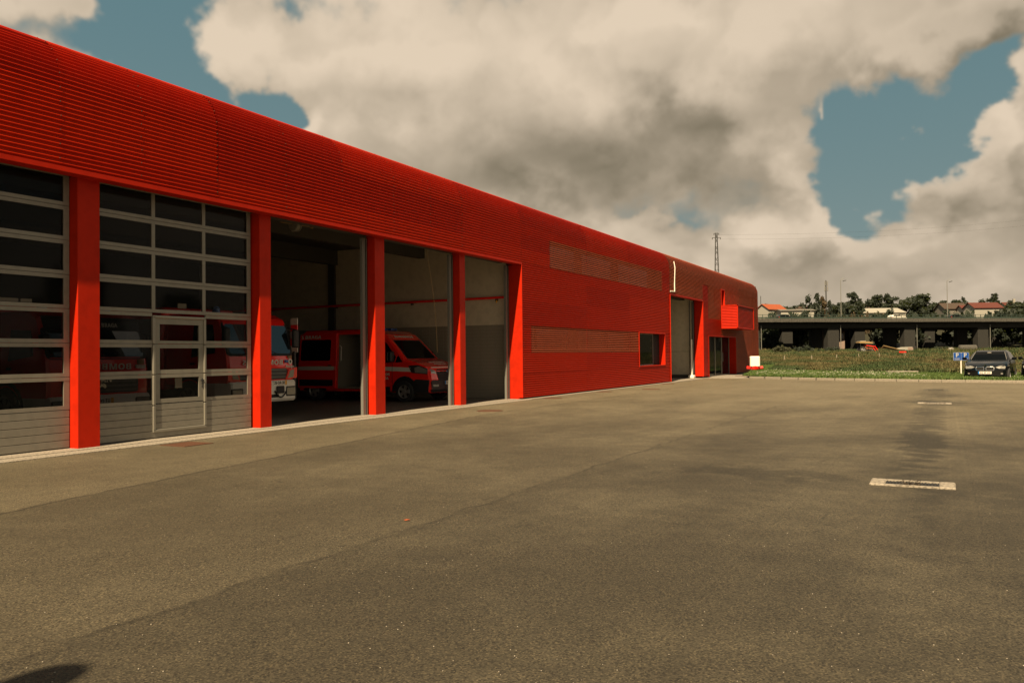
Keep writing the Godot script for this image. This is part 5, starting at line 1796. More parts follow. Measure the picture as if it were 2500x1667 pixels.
	for k in [-1.0, 1.0]:
		b = MB.new()
		b.prism(PackedVector2Array(rect(k * 0.206 - 0.201, k * 0.206 + 0.201, 0.822, 1.238, 0.04)), -0.01, 0.004)
		obj("panel", b.mesh(), M.sign_blue, sg)
		lettering(sg, "P", 0.22, M.sign_white, Transform3D(Basis(), Vector3(k * 0.212, 1.10, 0.006)))
		lettering(sg, "BOMBEIROS", 0.035, M.sign_white, Transform3D(Basis(), Vector3(k * 0.212, 0.92, 0.006)), false, true, 0.29)
		lettering(sg, "V. BRAGA", 0.035, M.sign_white, Transform3D(Basis(), Vector3(k * 0.212, 0.865, 0.006)), false, true, 0.25)
	parked_car("black hatchback with twin chrome grille parked nose out on the grass", C(22.45, -0.04, 38.9), 0.0)
	var car: Node3D = get_child(get_child_count() - 1)
	# nose towards the viewer, turned a little to the left
	var nose := (C(-0.59, 0, -0.80) - C(0, 0, 0)).normalized()
	car.rotation.y = atan2(-nose.z, nose.x)
	car.scale = Vector3.ONE * 1.07
	copy_of(car, C(25.42, -0.04, 39.2), car.rotation.y, "second black car of which only a mirror and flank show at the right edge")
	# hydrant by the corner of the building
	var hy := thing("hydrant", "red hydrant with a white box over its top beside the far corner", "hydrant", Vector3(W(11.05, 0.0, 55.2)), 0.3)
	hy.position.y = 0.1
	b = MB.new()
	b.lathe([Vector2(0.0, -0.1), Vector2(0.13, -0.1), Vector2(0.13, 0.06), Vector2(0.20, 0.18), Vector2(0.30, 0.32), Vector2(0.32, 0.5), Vector2(0.0, 0.5)], 18)
	obj("body", b.mesh(), M.vehicle_red, hy)
	b = MB.new()
	b.cbox(Vector3(-0.31, 0.44, -0.31), Vector3(0.31, 1.14, 0.31), 0.05)
	obj("cover", b.mesh(), M.vehicle_white, hy)
	for k in [-1.0, 1.0]:
		b = MB.new()
		b.tube(Vector3(k * 0.25, 0.36, 0), Vector3(k * 0.52, 0.40, 0), 0.09, 0.11, 10)
		obj("outlet", b.mesh(), M.vehicle_red, hy)
	# masts on the skyline
	var py := thing("lattice_pylon", "slim lattice power pylon rising behind the building roof", "pylon", C(42.75, 0.0, 170.0), 0.4854)
	b = MB.new()
	var H := 26.4
	for i in 22:
		var y0 := H * i / 22.0
		var y1 := H * (i + 1) / 22.0
		var r0 := lerpf(0.75, 0.16, y0 / H)
		var r1 := lerpf(0.75, 0.16, y1 / H)
		var c := [[-1, -1], [1, -1], [1, 1], [-1, 1]]
		for k in 4:
			var a: Array = c[k]
			var d: Array = c[(k + 1) % 4]
			b.tube(Vector3(a[0] * r0, y0, a[1] * r0), Vector3(a[0] * r1, y1, a[1] * r1), 0.055, 0.055, 4, false)
			if i % 2 == 0:
				b.tube(Vector3(a[0] * r0, y0, a[1] * r0), Vector3(d[0] * r1, y1, d[1] * r1), 0.035, 0.035, 4, false)
			else:
				b.tube(Vector3(d[0] * r0, y0, d[1] * r0), Vector3(a[0] * r1, y1, a[1] * r1), 0.035, 0.035, 4, false)
	obj("tower", b.mesh(), M.dark_grey, py)
	for k in [[25.4, 0.85], [26.3, 0.5]]:
		b = MB.new()
		b.tube(Vector3(-k[1], k[0], 0), Vector3(k[1], k[0], 0), 0.06, 0.06, 5)
		b.tube(Vector3(-k[1], k[0], 0), Vector3(-k[1], k[0] - 0.35, 0), 0.08, 0.08, 5)
		b.tube(Vector3(k[1], k[0], 0), Vector3(k[1], k[0] - 0.35, 0), 0.08, 0.08, 5)
		obj("cross_arm", b.mesh(), M.dark_grey, py)
	for i in 2:
		var w := thing("power_line", "upper power cable sagging right from the lattice pylon" if i else "lower power cable sagging right from the lattice pylon", "cable")
		b = MB.new()
		var a := C(42.75, 25.1 + i * 0.9, 170.0)
		var z := C(210.0, 46.0 + i * 2.0, 235.0)
		var pv := a
		for k in 24:
			var u := (k + 1) / 24.0
			var q := a.lerp(z, u) - Vector3(0, 14.0 * u * (1.0 - u), 0)
			b.tube(pv, q, 0.010, 0.010, 4, false)
			pv = q
		obj("cable", b.mesh(), M.dark_grey, w)
	var ms := thing("phone_mast", "tall phone mast with antennas among the trees beyond the bridge", "mast", C(115.4, 10.0, 300.0))
	b = MB.new()
	b.tube(Vector3.ZERO, Vector3(0, 17.6, 0), 0.32, 0.2, 8)
	obj("pole", b.mesh(), M.dark_grey, ms)
	for k in [[14.6, 0.55], [16.6, 0.45]]:
		for i in 3:
			var a := TAU * i / 3.0
			b = MB.new()
			b.cbox(Vector3(k[1] * cos(a) - 0.18, k[0] - 1.0, k[1] * sin(a) - 0.18), Vector3(k[1] * cos(a) + 0.18, k[0] + 0.7, k[1] * sin(a) + 0.18), 0.05)
			obj("antenna", b.mesh(), M.mid_grey, ms)
	pole_thing("utility_pole", "thin pole behind the orange roofed house beyond the bridge", "pole", C(78.6, 14.0, 258.0), 5.2, 0.12, M.dark_grey)
	# the yard's own lamp, out of frame behind the photographer: its shadow lies in the lower left corner
	var yl := thing("yard_lamp", "yard lamp standing beside the camera, its shadow at lower left", "street lamp", W(2.86, 0, -3.14))
	b = MB.new()
	b.tube(Vector3.ZERO, Vector3(0, 5.9, 0), 0.07, 0.045, 10)
	obj("pole", b.mesh(), M.steel, yl)
	b = MB.new()
	b.lathe([Vector2(0.0, -0.03), Vector2(0.17, -0.03), Vector2(0.19, 0.0), Vector2(0.14, 0.05), Vector2(0.0, 0.07)], 20, Transform3D(Basis(Vector3(0.85, 0, 0), Vector3(0, 1, 0), Vector3(0, 0, 1.35)), Vector3(0, 5.95, -0.2)))
	obj("lamp_head", b.mesh(), M.dark_grey, yl)


func crown_mesh(kind: String, sd: int) -> ArrayMesh:
	# a crown one metre high with its foot at the origin: leaf-sized faces gathered in clumps
	var key := kind + str(sd)
	if leaf_meshes.has(key):
		return leaf_meshes[key]
	var r := RandomNumberGenerator.new()
	r.seed = sd * 77 + kind.hash() % 1000
	var m := MB.new()
	var clumps := []
	if kind == "broad":
		for i in 26:
			var a := r.randf() * TAU
			var y := r.randf_range(0.12, 0.92)
			var wide := 0.46 * sqrt(maxf(0.05, 1.0 - pow((y - 0.48) / 0.56, 2.0)))
			var q := wide * sqrt(r.randf())
			clumps.append([Vector3(cos(a) * q, y, sin(a) * q), r.randf_range(0.11, 0.20)])
	elif kind == "tall":
		for i in 30:
			var a := r.randf() * TAU
			var y := pow(r.randf(), 0.8) * 0.9 + 0.06
			var q := (0.27 * (1.0 - pow(y, 2.2)) + 0.03) * sqrt(r.randf())
			clumps.append([Vector3(cos(a) * q, y, sin(a) * q), lerpf(0.17, 0.07, y) * r.randf_range(0.8, 1.3)])
	elif kind == "cypress":
		for i in 26:
			var a := r.randf() * TAU
			var y := (i + r.randf()) / 26.0 * 0.95 + 0.02
			var q := 0.07 * sin(PI * pow(y, 0.7)) * sqrt(r.randf())
			clumps.append([Vector3(cos(a) * q, y, sin(a) * q), lerpf(0.10, 0.04, y)])
	elif kind == "pine":
		for i in 9:
			var y := 0.18 + 0.80 * i / 9.0
			var q := 0.34 * (1.0 - y) + 0.03
			for k in 5:
				var a := TAU * k / 5.0 + i * 0.7
				clumps.append([Vector3(cos(a) * q * 0.7, y - q * 0.1, sin(a) * q * 0.7), q * 0.36 + 0.02])
	else:
		for i in 20:
			var a := r.randf() * TAU
			var q := 0.8 * sqrt(r.randf())
			clumps.append([Vector3(cos(a) * q, r.randf_range(0.15, 0.75) * (1.0 - q * 0.4), sin(a) * q), r.randf_range(0.15, 0.26)])
	for c in clumps:
		var rad: float = c[1]
		for i in 46:
			var d := Vector3(r.randfn(), r.randfn() * 0.8, r.randfn()).normalized()
			var p: Vector3 = c[0] + d * rad * pow(r.randf(), 0.35)
			var n := (d + Vector3(r.randfn(), r.randfn(), r.randfn()) * 0.7).normalized()
			var u := n.cross(Vector3(r.randfn(), r.randfn(), r.randfn())).normalized()
			var w := n.cross(u)
			var s := rad * r.randf_range(0.30, 0.58)
			m.quad(p - u * s, p - w * s * 0.6, p + u * s, p + w * s * 0.6)
	leaf_meshes[key] = m.mesh()
	return leaf_meshes[key]


func tree(kind: String, called: String, label: String, at: Vector3, h: float, wide: float, leaf: String, sd: int, group := "") -> Node3D:
	var v := thing(called, label, "tree" if kind != "bush" else "bush", at, sd * 1.7, group)
	obj("crown", crown_mesh(kind, sd % 4), M[leaf], v, Transform3D(Basis.from_scale(Vector3(wide, h * (1.0 if kind != "bush" else 1.0), wide)), Vector3(0, h * (0.06 if kind != "bush" else 0.0), 0)))
	if kind != "bush":
		var b := MB.new()
		b.tube(Vector3(0, -0.5, 0), Vector3(0.02 * h, h * 0.55, 0), h * 0.028, h * 0.015, 7)
		for i in 3:
			var a := TAU * i / 3.0 + sd
			b.tube(Vector3(0.01 * h, h * 0.3, 0), Vector3(cos(a) * wide * 0.22, h * 0.62, sin(a) * wide * 0.22), h * 0.013, h * 0.006, 5)
		obj("trunk", b.mesh(), M.bark, v)
	return v


func gabled(called: String, label: String, at: Vector3, turn: float, l: float, d: float, wall_h: float, roof_h: float, wall: String, roof: String, wins: int, over := 0.4) -> Node3D:
	# x along the ridge, z across; walls, two roof slopes, windows
	var v := thing(called, label, "house", at, turn)
	var b := MB.new()
	b.prism(PackedVector2Array([Vector2(-d / 2, -4.0), Vector2(d / 2, -4.0), Vector2(d / 2, wall_h), Vector2(0, wall_h + roof_h), Vector2(-d / 2, wall_h)]), -l / 2, l / 2, Transform3D(Basis(Vector3.UP, PI / 2), Vector3.ZERO))
	obj("wall", b.mesh(), M[wall], v)
	for s in [-1.0, 1.0]:
		b = MB.new()
		var k := roof_h / (d / 2)
		var q := [Vector3(-l / 2 - over, wall_h + roof_h + 0.12, 0), Vector3(l / 2 + over, wall_h + roof_h + 0.12, 0), Vector3(l / 2 + over, wall_h - over * k + 0.12, s * (d / 2 + over)), Vector3(-l / 2 - over, wall_h - over * k + 0.12, s * (d / 2 + over))]
		var dn := Vector3(0, -0.14, 0)
		b.quad(q[3], q[2], q[1], q[0])
		b.quad(q[0] + dn, q[1] + dn, q[2] + dn, q[3] + dn)
		for i in 4:
			b.quad(q[i], q[(i + 1) % 4], q[(i + 1) % 4] + dn, q[i] + dn)
		obj("roof", b.mesh(), M[roof], v)
	for i in wins:
		var x := -l / 2 + l * (i + 0.5) / wins
		bobj("window", Vector3(x - 0.5, wall_h - 1.9, d / 2 - 0.05), Vector3(x + 0.5, wall_h - 0.7, d / 2 + 0.04), M.window_dark, v)
	return v


func trees_and_houses():
	var face := 0.4854   # a house front turned square to the viewer
	var ridge := Vector3.ZERO
	gabled("house", "white gabled house with bright orange roof beside the building's far corner", C(80.8, 14.6, 255.0), face + 0.5, 7.0, 5.0, 0.2, 1.5, "house_white", "roof_orange", 0)
	gabled("long_shed", "long low pale shed just above the bridge railing at left", C(86.5, 13.0, 250.0), face, 10.0, 5.0, 1.0, 0.4, "house_white", "house_grey", 0)
	gabled("house", "grey roofed house between the first trees beyond the bridge", C(92.8, 13.6, 262.0), face, 4.0, 5.0, 1.2, 1.2, "house_grey", "roof_brown", 1)
	gabled("house", "white house with pale gable left of the first bridge lamp", C(143.0, 18.2, 355.0), face + 1.2, 6.0, 7.0, 2.2, 1.6, "house_white", "house_grey", 2)
	gabled("house", "low house with brown roof between two dark trees on the hill", C(158.0, 19.2, 360.0), face, 6.0, 6.0, 1.2, 1.6, "house_pink", "roof_brown", 2)
	gabled("warehouse", "long warehouse with pale sloping roof above the railing", C(118.0, 13.0, 268.0), face, 16.0, 12.0, 0.8, 1.6, "house_white", "house_white", 0)
	gabled("house", "house with red brown roof right of the pale warehouse roof", C(134.5, 14.2, 300.0), face, 5.0, 6.0, 1.6, 1.2, "house_white", "roof_red", 1)
	gabled("house", "cream house at the edge of the trees left of the white car", C(129.5, 13.4, 280.0), face, 7.5, 7.0, 1.2, 0.9, "house_white", "roof_brown", 2)
	gabled("house", "brown roofed house behind the second bridge lamp", C(137.0, 13.6, 255.0), face, 7.0, 6.0, 0.8, 1.7, "house_grey", "roof_brown", 0)
	var hr := gabled("house", "small red roofed house with a white chimney", C(138.8, 13.2, 250.0), face, 3.6, 5.0, 0.5, 1.4, "house_white", "roof_red", 0)
	bobj("chimney", Vector3(-0.35, 1.0, 0.3), Vector3(0.35, 2.3, 0.9), M.house_white, hr)
	gabled("house", "wide house with red tiled roof and white gable at its right end", C(139.3, 13.4, 242.0), face, 8.0, 6.0, 0.5, 1.5, "house_white", "roof_red", 0)
	var sm := gabled("house", "small far house with red roof near the right edge", C(197.5, 18.0, 325.0), face, 5.0, 5.0, 0.8, 1.4, "house_white", "roof_red", 0)
	bobj("chimney", Vector3(1.2, 0.5, 0.4), Vector3(2.0, 3.6, 1.2), M.house_white, sm)
	# behind the piers
	var wh := thing("white_building", "two storey white building with canopy seen between the bridge piers", "building", C(90.7, 1.4, 222.0), face)
	bobj("wall", Vector3(-4.0, 3.9, -5.0), Vector3(4.0, 8.0, 0.0), M.house_white, wh)
	bobj("wall", Vector3(-4.0, -1.0, -5.0), Vector3(-1.2, 3.2, -0.6), M.house_grey, wh)
	bobj("wall", Vector3(1.6, -1.0, -5.0), Vector3(4.0, 3.2, -0.6), M.house_grey, wh)
	bobj("wall", Vector3(-1.2, -1.0, -5.0), Vector3(1.6, 3.2, -4.6), M.hall_dark, wh)
	bobj("canopy", Vector3(-4.3, 3.2, -4.8), Vector3(4.3, 3.9, 0.9), M.house_grey, wh)
	bobj("window", Vector3(-0.9, 4.6, -0.05), Vector3(0.6, 7.4, 0.04), M.window_dark, wh)
	bobj("window", Vector3(-3.5, 4.8, -0.05), Vector3(-2.7, 6.4, 0.04), M.window_dark, wh)
	gabled("house", "pinkish white house glimpsed between trees under the bridge", C(84.2, 4.0, 216.0), face, 5.2, 5.0, 2.8, 0.8, "house_pink", "roof_red", 3)
	# trees on the skyline: x right, z ahead, height of its top, width
	var g := "trees on the hill beyond the bridge"
	for k in [
		["broad", 84.8, 270.0, 16.6, 5.0, "leaf_dark", "small round dark tree right of the orange roof"],
		["broad", 92.3, 278.0, 16.6, 4.6, "leaf_mid", "low round tree behind the long pale shed"],
		["broad", 93.2, 260.0, 18.6, 4.9, "leaf_dark", "tall full dark tree left of the bare pole on the bridge"],
		["tall", 97.6, 262.0, 19.3, 4.6, "leaf_dark", "pointed dark tree right of the bare pole on the bridge"],
		["tall", 99.8, 262.0, 18.3, 3.6, "leaf_rust", "brownish pointed tree left of the phone mast"],
		["tall", 101.6, 262.0, 17.2, 3.0, "leaf_dark", "short dark tree right of the phone mast"],
		["broad", 105.8, 262.0, 15.8, 2.6, "leaf_dark", "small dark tree left of the first bridge lamp"],
		["tall", 109.0, 262.0, 19.6, 6.4, "leaf_dark", "big dark cone shaped tree right of the first bridge lamp"],
		["pine", 112.3, 264.0, 18.3, 5.2, "leaf_dark", "dark pine with spreading tip right of the cone shaped tree"],
		["broad", 126.0, 285.0, 20.0, 5.4, "leaf_dark", "ragged dark tree behind the red brown roof"],
		["tall", 129.0, 280.0, 20.3, 5.2, "leaf_dark", "ragged pointed tree left of the white car on the bridge"],
		["broad", 132.5, 280.0, 19.2, 5.6, "leaf_mid", "bushy tree above the white car on the bridge"],
		["broad", 137.0, 278.0, 19.6, 7.2, "leaf_dark", "broad dark tree midway between the bridge lamps"],
		["broad", 141.5, 280.0, 18.6, 6.0, "leaf_mid", "broad tree left of the second bridge lamp"],
		["broad", 145.5, 278.0, 17.6, 5.0, "leaf_dark", "low dark tree just left of the second bridge lamp"],
		["broad", 150.0, 285.0, 17.4, 3.6, "leaf_dark", "small tree above the brown roof right of the second bridge lamp"],
		["broad", 168.5, 304.0, 20.4, 3.8, "leaf_dark", "round dark tree standing out behind the red chimney house"],
		["broad", 163.0, 286.0, 18.6, 6.4, "leaf_mid", "wide tree left behind the red tiled roof"],
		["broad", 168.5, 288.0, 18.9, 5.4, "leaf_dark", "dense tree right behind the red tiled roof"],
		["cypress", 170.6, 290.0, 20.7, 9.0, "leaf_dark", "left one of the twin cypresses"],
		["cypress", 172.4, 291.0, 20.9, 9.0, "leaf_dark", "right one of the twin cypresses"],
		["broad", 174.5, 288.0, 16.0, 4.0, "leaf_dark", "low dark tree right of the twin cypresses"],
		["broad", 196.0, 320.0, 20.0, 4.2, "leaf_dark", "small round tree behind the small far house"],
		["broad", 194.0, 312.0, 19.4, 6.6, "leaf_dark", "large dark tree at the right edge of the skyline"],
		["broad", 202.0, 312.0, 21.0, 7.6, "leaf_dark", "taller dark tree cut by the right edge"],
		["broad", 80.5, 285.0, 15.6, 5.0, "leaf_dark", "dark treetop rising just right of the building's rounded corner"],
		["broad", 88.6, 285.0, 15.2, 4.6, "leaf_dark", "low dark tree between the two round trees at left"],
		["broad", 96.0, 275.0, 16.6, 4.6, "leaf_mid", "bushy tree filling the gap by the bare pole on the bridge"],
		["broad", 104.5, 280.0, 16.4, 5.0, "leaf_mid", "low broad tree behind the short tree right of the phone mast"],
		["broad", 119.0, 300.0, 18.8, 6.0, "leaf_dark", "dark tree rising behind the left end of the warehouse roof"],
		["broad", 123.0, 296.0, 18.2, 6.0, "leaf_dark", "dark tree rising behind the middle of the warehouse roof"],
		["broad", 134.5, 290.0, 19.6, 6.0, "leaf_dark", "tall dark tree behind the white car on the bridge"],
		["broad", 153.5, 290.0, 17.8, 5.0, "leaf_mid", "leafy tree between the brown and the red roofs"],
		["broad", 159.0, 292.0, 18.6, 5.6, "leaf_dark", "dark tree behind the left end of the red tiled roof"],
		["broad", 180.0, 296.0, 17.2, 5.2, "leaf_dark", "low tree midway between the cypresses and the right edge"],
		["broad", 186.0, 300.0, 18.0, 5.6, "leaf_mid", "rounded tree left of the small far house"],
		["broad", 116.5, 275.0, 17.3, 4.6, "leaf_olive", "olive tree behind the pale warehouse roof"],
	]:
		var q := on_field(k[1], k[2])
		tree(k[0], "hill_tree", k[6], q, (k[3] - q.y) * 1.04, k[4] * (1.4 if k[0] == "broad" else 1.6), k[5], int(k[1]) + int(k[2]), g)
	var bushes := "bushes along the far side of the bridge"
	for k in [[100.5, 250.0, 15.4, 2.2, "leaf_olive", "olive bush below the phone mast"], [104.0, 250.0, 15.0, 2.2, "leaf_rust", "rust coloured bush left of the first bridge lamp"], [108.0, 250.0, 15.1, 2.4, "leaf_rust", "rust coloured bush behind the foot of the first bridge lamp"], [111.5, 250.0, 15.0, 2.3, "leaf_olive", "olive bush right of the first bridge lamp"], [115.0, 252.0, 14.6, 2.2, "leaf_rust", "brownish bush left of the warehouse"]]:
		var q := on_field(k[0], k[1])
		tree("bush", "bush", k[5], q, maxf(1.0, k[2] - q.y), k[3], k[4], int(k[0]), bushes)
	# under and behind the bridge
	var ug := "trees standing behind the bridge piers"
	for k in [
		[60.0, 219.0, 9.0, 7.0, "leaf_dark", "dark tree under the bridge hidden partly by the building's corner"],
		[65.0, 207.0, 8.0, 7.5, "leaf_dark", "round dark tree left of the first shaded pier"],
		[70.0, 224.0, 9.5, 7.5, "leaf_mid", "lighter tree behind the first shaded pier"],
		[75.5, 216.0, 9.0, 7.0, "leaf_mid", "bushy tree right of the first shaded pier"],
		[80.0, 226.0, 9.0, 6.0, "leaf_dark", "dark tree left of the pinkish house"],
		[96.5, 214.0, 8.5, 6.0, "leaf_dark", "dark tree right of the white building under the bridge"],
		[101.5, 222.0, 9.5, 8.0, "leaf_dark", "dense tree left of the second sunlit pier"],
		[107.5, 218.0, 9.0, 7.0, "leaf_dark", "dense dark tree right of the second sunlit pier"],
		[113.5, 224.0, 9.5, 8.0, "leaf_dark", "dark tree behind the third shaded pier"],
		[119.5, 220.0, 9.0, 7.5, "leaf_dark", "dark tree above the storage tank"],
		[126.0, 224.0, 9.5, 8.0, "leaf_mid", "tree left of the third sunlit pier"],
		[132.5, 222.0, 9.0, 8.0, "leaf_dark", "dark tree right of the third sunlit pier"],
		[139.0, 226.0, 9.5, 8.0, "leaf_dark", "dark tree under the bridge at the right edge"],
		[146.0, 228.0, 9.5, 8.0, "leaf_dark", "last dark tree under the bridge, cut by the right edge"],
	]:
		var q := on_field(k[0], k[1])
		tree("broad", "tree_behind_bridge", k[5], q, k[2], k[3], k[4], int(k[0]) + 3, ug)
	# low growth in front of the piers
	var lg := "low bushes at the foot of the bridge"
	for k in [[52.5, 160.0, 2.2, 2.0, "leaf_olive", "low bush at the building's edge below the bridge"], [60.0, 168.0, 2.0, 2.4, "leaf_dark", "low dark bush left of the sunlit first pier"], [66.5, 172.0, 1.8, 2.4, "leaf_dark", "low bush in front of the first sunlit pier"], [72.5, 166.0, 1.5, 2.0, "leaf_dark", "low bush behind the boat"], [90.0, 170.0, 1.6, 2.6, "leaf_mid", "low bush behind the rubble stones"]]:
		var q := on_field(k[0], k[1])
		tree("bush", "bush", k[5], q, k[2], k[3], k[4], int(k[0]), lg)
	tree("bush", "bush", "small orange dead bush in the field left of the parking sign", on_field(36.5, 70.0), 0.7, 0.55, "leaf_rust", 2)
	# beyond the yard, out of frame to the right: a wooded rise that the door panes mirror
	var rg := "trees across the yard out of frame"
	for i in 16:
		tree("broad", "yard_edge_tree", "tree across the yard, mirrored darkly in the door panes", W(-62.0 - 9.0 * (i % 3), -0.2, -6.0 + i * 5.5), 9.0 + 2.5 * sin(i * 2.3) + 1.5 * (i % 3), 9.0, "leaf_dark", i, rg)


func grasses():
	var blade := MB.new()
	var r := RandomNumberGenerator.new()
	r.seed = 8
	for i in 7:
		var a := r.randf() * TAU
		var o := Vector3(r.randf_range(-0.5, 0.5), 0, r.randf_range(-0.5, 0.5)) * 0.9
		var d := Vector3(cos(a), 0, sin(a))
		var h := r.randf_range(0.6, 1.0)
		var lean := Vector3(r.randf_range(-0.3, 0.3), 0, r.randf_range(-0.3, 0.3))
		var u := d * 0.055
		blade.tri(o - u, o + u, o + lean * 0.4 + Vector3(0, h * 0.6, 0) + u * 0.7)
		blade.tri(o - u, o + lean * 0.4 + Vector3(0, h * 0.6, 0) + u * 0.7, o + lean * 0.4 + Vector3(0, h * 0.6, 0) - u * 0.7)
		blade.tri(o + lean * 0.4 + Vector3(0, h * 0.6, 0) - u * 0.7, o + lean * 0.4 + Vector3(0, h * 0.6, 0) + u * 0.7, o + lean + Vector3(0, h, 0))
	var bm := blade.mesh()
	var n := FastNoiseLite.new()
	n.seed = 12
	n.frequency = 0.12
	n.fractal_octaves = 3
	# verge: short green turf with clover; field: taller, drier
	for part_ in [["verge_grass", 42000, 0.0, 11.0, 0.12, 0.20], ["field_grass", 64000, 9.0, 150.0, 0.18, 0.45]]:
		var at := []
		var col := []
		var tries := 0
		while at.size() < part_[1] and tries < 400000:
			tries += 1
			var d: float = lerpf(part_[2], part_[3], pow(r.randf(), 1.0 if part_[2] < 1.0 else 1.6))
			var z := 38.0 + d
			var p := r.randf_range(-14.0, 14.0) if part_[2] < 1.0 else r.randf_range(-20.0 - d * 0.6, 13.0 + d * 0.25)
			var t := kerb_t(p) + 0.18 + d
			if p > 10.2:
				t = (47.9 + (p - 10.2) * 7.4 if p < 12.4 else 64.2) + 0.2 + d
			var s: float = r.randf_range(part_[4], part_[5]) * (1.0 + maxf(0.0, d - 30.0) * 0.012)
			var k := n.get_noise_2d(p, t)
			at.append(Transform3D(Basis(Vector3.UP, r.randf() * TAU).scaled(Vector3(s * 1.7, s * (1.0 + k * 0.5), s * 1.7)), W(p, field_height(p, t) - 0.01, t)))
			var c := Color(0.034, 0.082, 0.010).lerp(Color(0.085, 0.115, 0.020), r.randf())
			if part_[2] > 1.0:
				c = Color(0.024, 0.046, 0.007).lerp(Color(0.085, 0.066, 0.020), clampf(0.40 + k * 1.7 + r.randf_range(-0.25, 0.25) - absf(d - 26.0) * 0.006, 0.0, 1.0))
			col.append(c)
		_scatter(part_[0], bm, M.grass_blades, at, col)
	var ball := SphereMesh.new()
	ball.radius = 0.5
	ball.height = 0.9
	ball.radial_segments = 6
	ball.rings = 4
	var fl := []
	while fl.size() < 900:
		var p := r.randf_range(0.8, 10.0) if r.randf() < 0.85 else r.randf_range(-12.0, 10.0)
		var d := absf(r.randfn(4.0, 2.6)) + 0.3
		var t := kerb_t(p) + d
		if n.get_noise_2d(p * 3.0, t * 3.0) < -0.15:
			continue
		fl.append(Transform3D(Basis().scaled(Vector3.ONE * r.randf_range(0.018, 0.036)), W(p, field_height(p, t) + r.randf_range(0.10, 0.19), t)))
	_scatter("clover_flowers", ball, M.clover, fl, [])


func _scatter(called: String, mesh: Mesh, m: Material, at: Array, col: Array):
	var mm := MultiMesh.new()
	mm.transform_format = MultiMesh.TRANSFORM_3D
	mm.use_colors = col.size() > 0
	mm.mesh = mesh
	mm.instance_count = at.size()
	for i in at.size():
		mm.set_instance_transform(i, at[i])
		if col.size():
			mm.set_instance_color(i, col[i])
	var mi := MultiMeshInstance3D.new()
	mi.name = called
	mi.multimesh = mm
	mi.material_override = m
	add_child(mi, true)
	mi.set_meta("kind", "stuff")
	mi.set_meta("label", {"verge_grass": "short bright green grass along the kerb", "field_grass": "taller dry brown and green grass across the field", "clover_flowers": "small white clover flowers dotting the verge"}[called])
	mi.set_meta("category", "grass" if called != "clover_flowers" else "flowers")


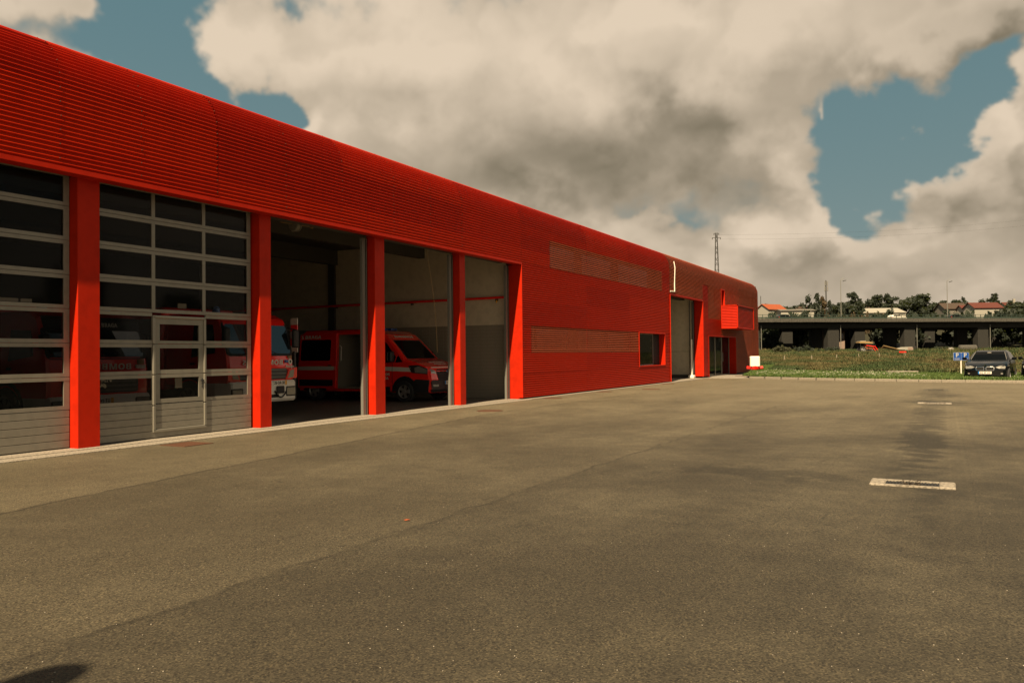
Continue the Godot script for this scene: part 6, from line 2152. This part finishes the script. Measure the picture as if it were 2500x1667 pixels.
func yard_details():
	# square iron grate by the second door
	var g := thing("drain_grate", "square rusty iron grate set in the asphalt before the wicket door", "drain grate", W(11.67, 0.004, 9.96))
	var b := MB.new()
	for k in [[-0.31, -0.27], [0.27, 0.31]]:
		b.box(Vector3(-0.31, -0.02, k[0]), Vector3(0.31, 0.006, k[1]))
		b.box(Vector3(k[0], -0.02, -0.27), Vector3(k[1], 0.006, 0.27))
	obj("frame", b.mesh(), M.iron, g)
	b = MB.new()
	for i in 11:
		b.box(Vector3(-0.27, -0.02, -0.262 + i * 0.05), Vector3(0.27, 0.004, -0.238 + i * 0.05))
	for i in 4:
		b.box(Vector3(-0.2 + i * 0.13, -0.02, -0.27), Vector3(-0.18 + i * 0.13, 0.002, 0.27))
	obj("bars", b.mesh(), M.iron, g)
	bobj("pit", Vector3(-0.27, -0.018, -0.27), Vector3(0.27, -0.012, 0.27), M.black_gap, g)
	# round covers along the wall
	for k in [[10.82, 19.2, 0.33, "round rusty manhole cover nearest the doors, before the fourth column"], [11.85, 25.4, 0.30, "round rusty manhole cover at the start of the red wall"], [11.95, 30.4, 0.32, "round manhole cover midway along the red wall"], [10.85, 33.0, 0.36, "round manhole cover out from the red wall below the window"], [11.95, 38.9, 0.30, "round manhole cover near the passage opening"], [11.2, 52.0, 0.4, "pale brown cover on the path before the glass entrance"]]:
		var mc := thing("manhole_cover", k[3], "manhole cover", W(k[0], 0.003 if k[1] < 45 else 0.026, k[1]))
		var m2 := MB.new()
		m2.lathe([Vector2(k[2] - 0.02, 0.0), Vector2(k[2] - 0.02, 0.004), Vector2(0.0, 0.004)], 26)
		obj("lid", m2.mesh(), M.iron, mc)
		m2 = MB.new()
		m2.lathe([Vector2(k[2] + 0.03, -0.01), Vector2(k[2] + 0.03, 0.003), Vector2(k[2] - 0.015, 0.003), Vector2(k[2] - 0.015, -0.01)], 26)
		obj("rim", m2.mesh(), M.iron, mc)
	# gullies with concrete surrounds
	for k in [[0.34, 10.22, "concrete framed gully with dark slot and weeds, nearest the camera"], [0.26, 26.06, "pale concrete framed gully in the dark stain farther off"], [0.30, 35.25, "farthest gully, a thin dark slot before the kerb"]]:
		var q := thing("gully", k[2], "gully", W(k[0], 0.0, k[1]))
		b = MB.new()
		var y: float = 0.022 if k[1] < 30.0 else 0.003
		b.cbox(Vector3(-0.43, -0.05, -0.21), Vector3(-0.27, y, 0.21), 0.012)
		b.cbox(Vector3(0.27, -0.05, -0.21), Vector3(0.43, y, 0.21), 0.012)
		b.box(Vector3(-0.27, -0.05, -0.21), Vector3(0.27, y - 0.003, -0.13))
		b.box(Vector3(-0.27, -0.05, 0.16), Vector3(0.27, y - 0.003, 0.21))
		obj("concrete_frame", b.mesh(), M.concrete if k[1] < 30.0 else M.concrete_dark, q)
		bobj("pit", Vector3(-0.27, -0.03, -0.13), Vector3(0.27, 0.006, 0.16), M.black_gap, q)
		b = MB.new()
		for i in 17:
			b.box(Vector3(-0.262 + i * 0.0325, 0.002, -0.128), Vector3(-0.25 + i * 0.0325, 0.013, 0.158))
		b.box(Vector3(-0.265, 0.002, 0.0), Vector3(0.265, 0.012, 0.012))
		obj("grating", b.mesh(), M.gasket, q)
		if k[1] < 12.0:
			var w := thing("weed", "dry dark weed growing out of the nearest gully", "weed", W(k[0] - 0.0, 0.0, k[1] - 0.05))
			var wb := MB.new()
			var r := RandomNumberGenerator.new()
			r.seed = 3
			for i in 46:
				var a := Vector3(r.randf_range(-0.09, 0.09), 0.01, r.randf_range(-0.02, 0.13))
				var c := a + Vector3(r.randf_range(-0.05, 0.05), r.randf_range(0.01, 0.05), r.randf_range(-0.05, 0.05))
				wb.tube(a, c, 0.003, 0.001, 3, false)
				wb.quad(c, c + Vector3(0.012, 0.004, 0.0), c + Vector3(0.012, 0.010, 0.012), c + Vector3(0, 0.006, 0.012))
			for k2 in [[0.06, -0.12], [-0.08, -0.10]]:
				wb.tube(Vector3(k2[0], 0.01, -0.02), Vector3(k2[0] - 0.01, 0.05, k2[1]), 0.004, 0.002, 4, false)
			obj("stems", wb.mesh(), M.bark, w)
	# a fallen leaf, a few pale pebbles and twigs
	var lf := thing("fallen_leaf", "single orange leaf lying on the asphalt", "leaf", W(4.35, 0.004, 6.16), 0.6)
	b = MB.new()
	for i in 6:
		var a := TAU * i / 6.0
		var c := TAU * (i + 1) / 6.0
		b.tri(Vector3(0, 0.012, 0), Vector3(0.032 * cos(a), 0.002 + 0.006 * (i % 2), 0.022 * sin(a)), Vector3(0.032 * cos(c), 0.002 + 0.006 * ((i + 1) % 2), 0.022 * sin(c)))
	obj("blade", b.mesh(), M.roof_orange, lf)
	var peb := SphereMesh.new()
	peb.radius = 0.5
	peb.height = 0.7
	peb.radial_segments = 6
	peb.rings = 3
	var at := []
	var r2 := RandomNumberGenerator.new()
	r2.seed = 5
	for i in 900:
		var z := 3.6 + 30.0 * pow(r2.randf(), 2.0)
		var q := C(r2.randf_range(-0.75, 0.75) * z, 0.0, z)
		if -q.x > 12.0:
			continue
		at.append(Transform3D(Basis(Vector3.UP, r2.randf() * TAU).scaled(Vector3.ONE * r2.randf_range(0.004, 0.010)), Vector3(q.x, 0.002, q.z)))
	var mm := MultiMesh.new()
	mm.transform_format = MultiMesh.TRANSFORM_3D
	mm.mesh = peb
	mm.instance_count = at.size()
	for i in at.size():
		mm.set_instance_transform(i, at[i])
	var mi := MultiMeshInstance3D.new()
	mi.name = "loose_grit"
	mi.multimesh = mm
	mi.material_override = M.concrete
	add_child(mi, true)
	mi.set_meta("kind", "stuff")
	mi.set_meta("label", "tiny pale pebbles scattered over the asphalt")
	mi.set_meta("category", "grit")
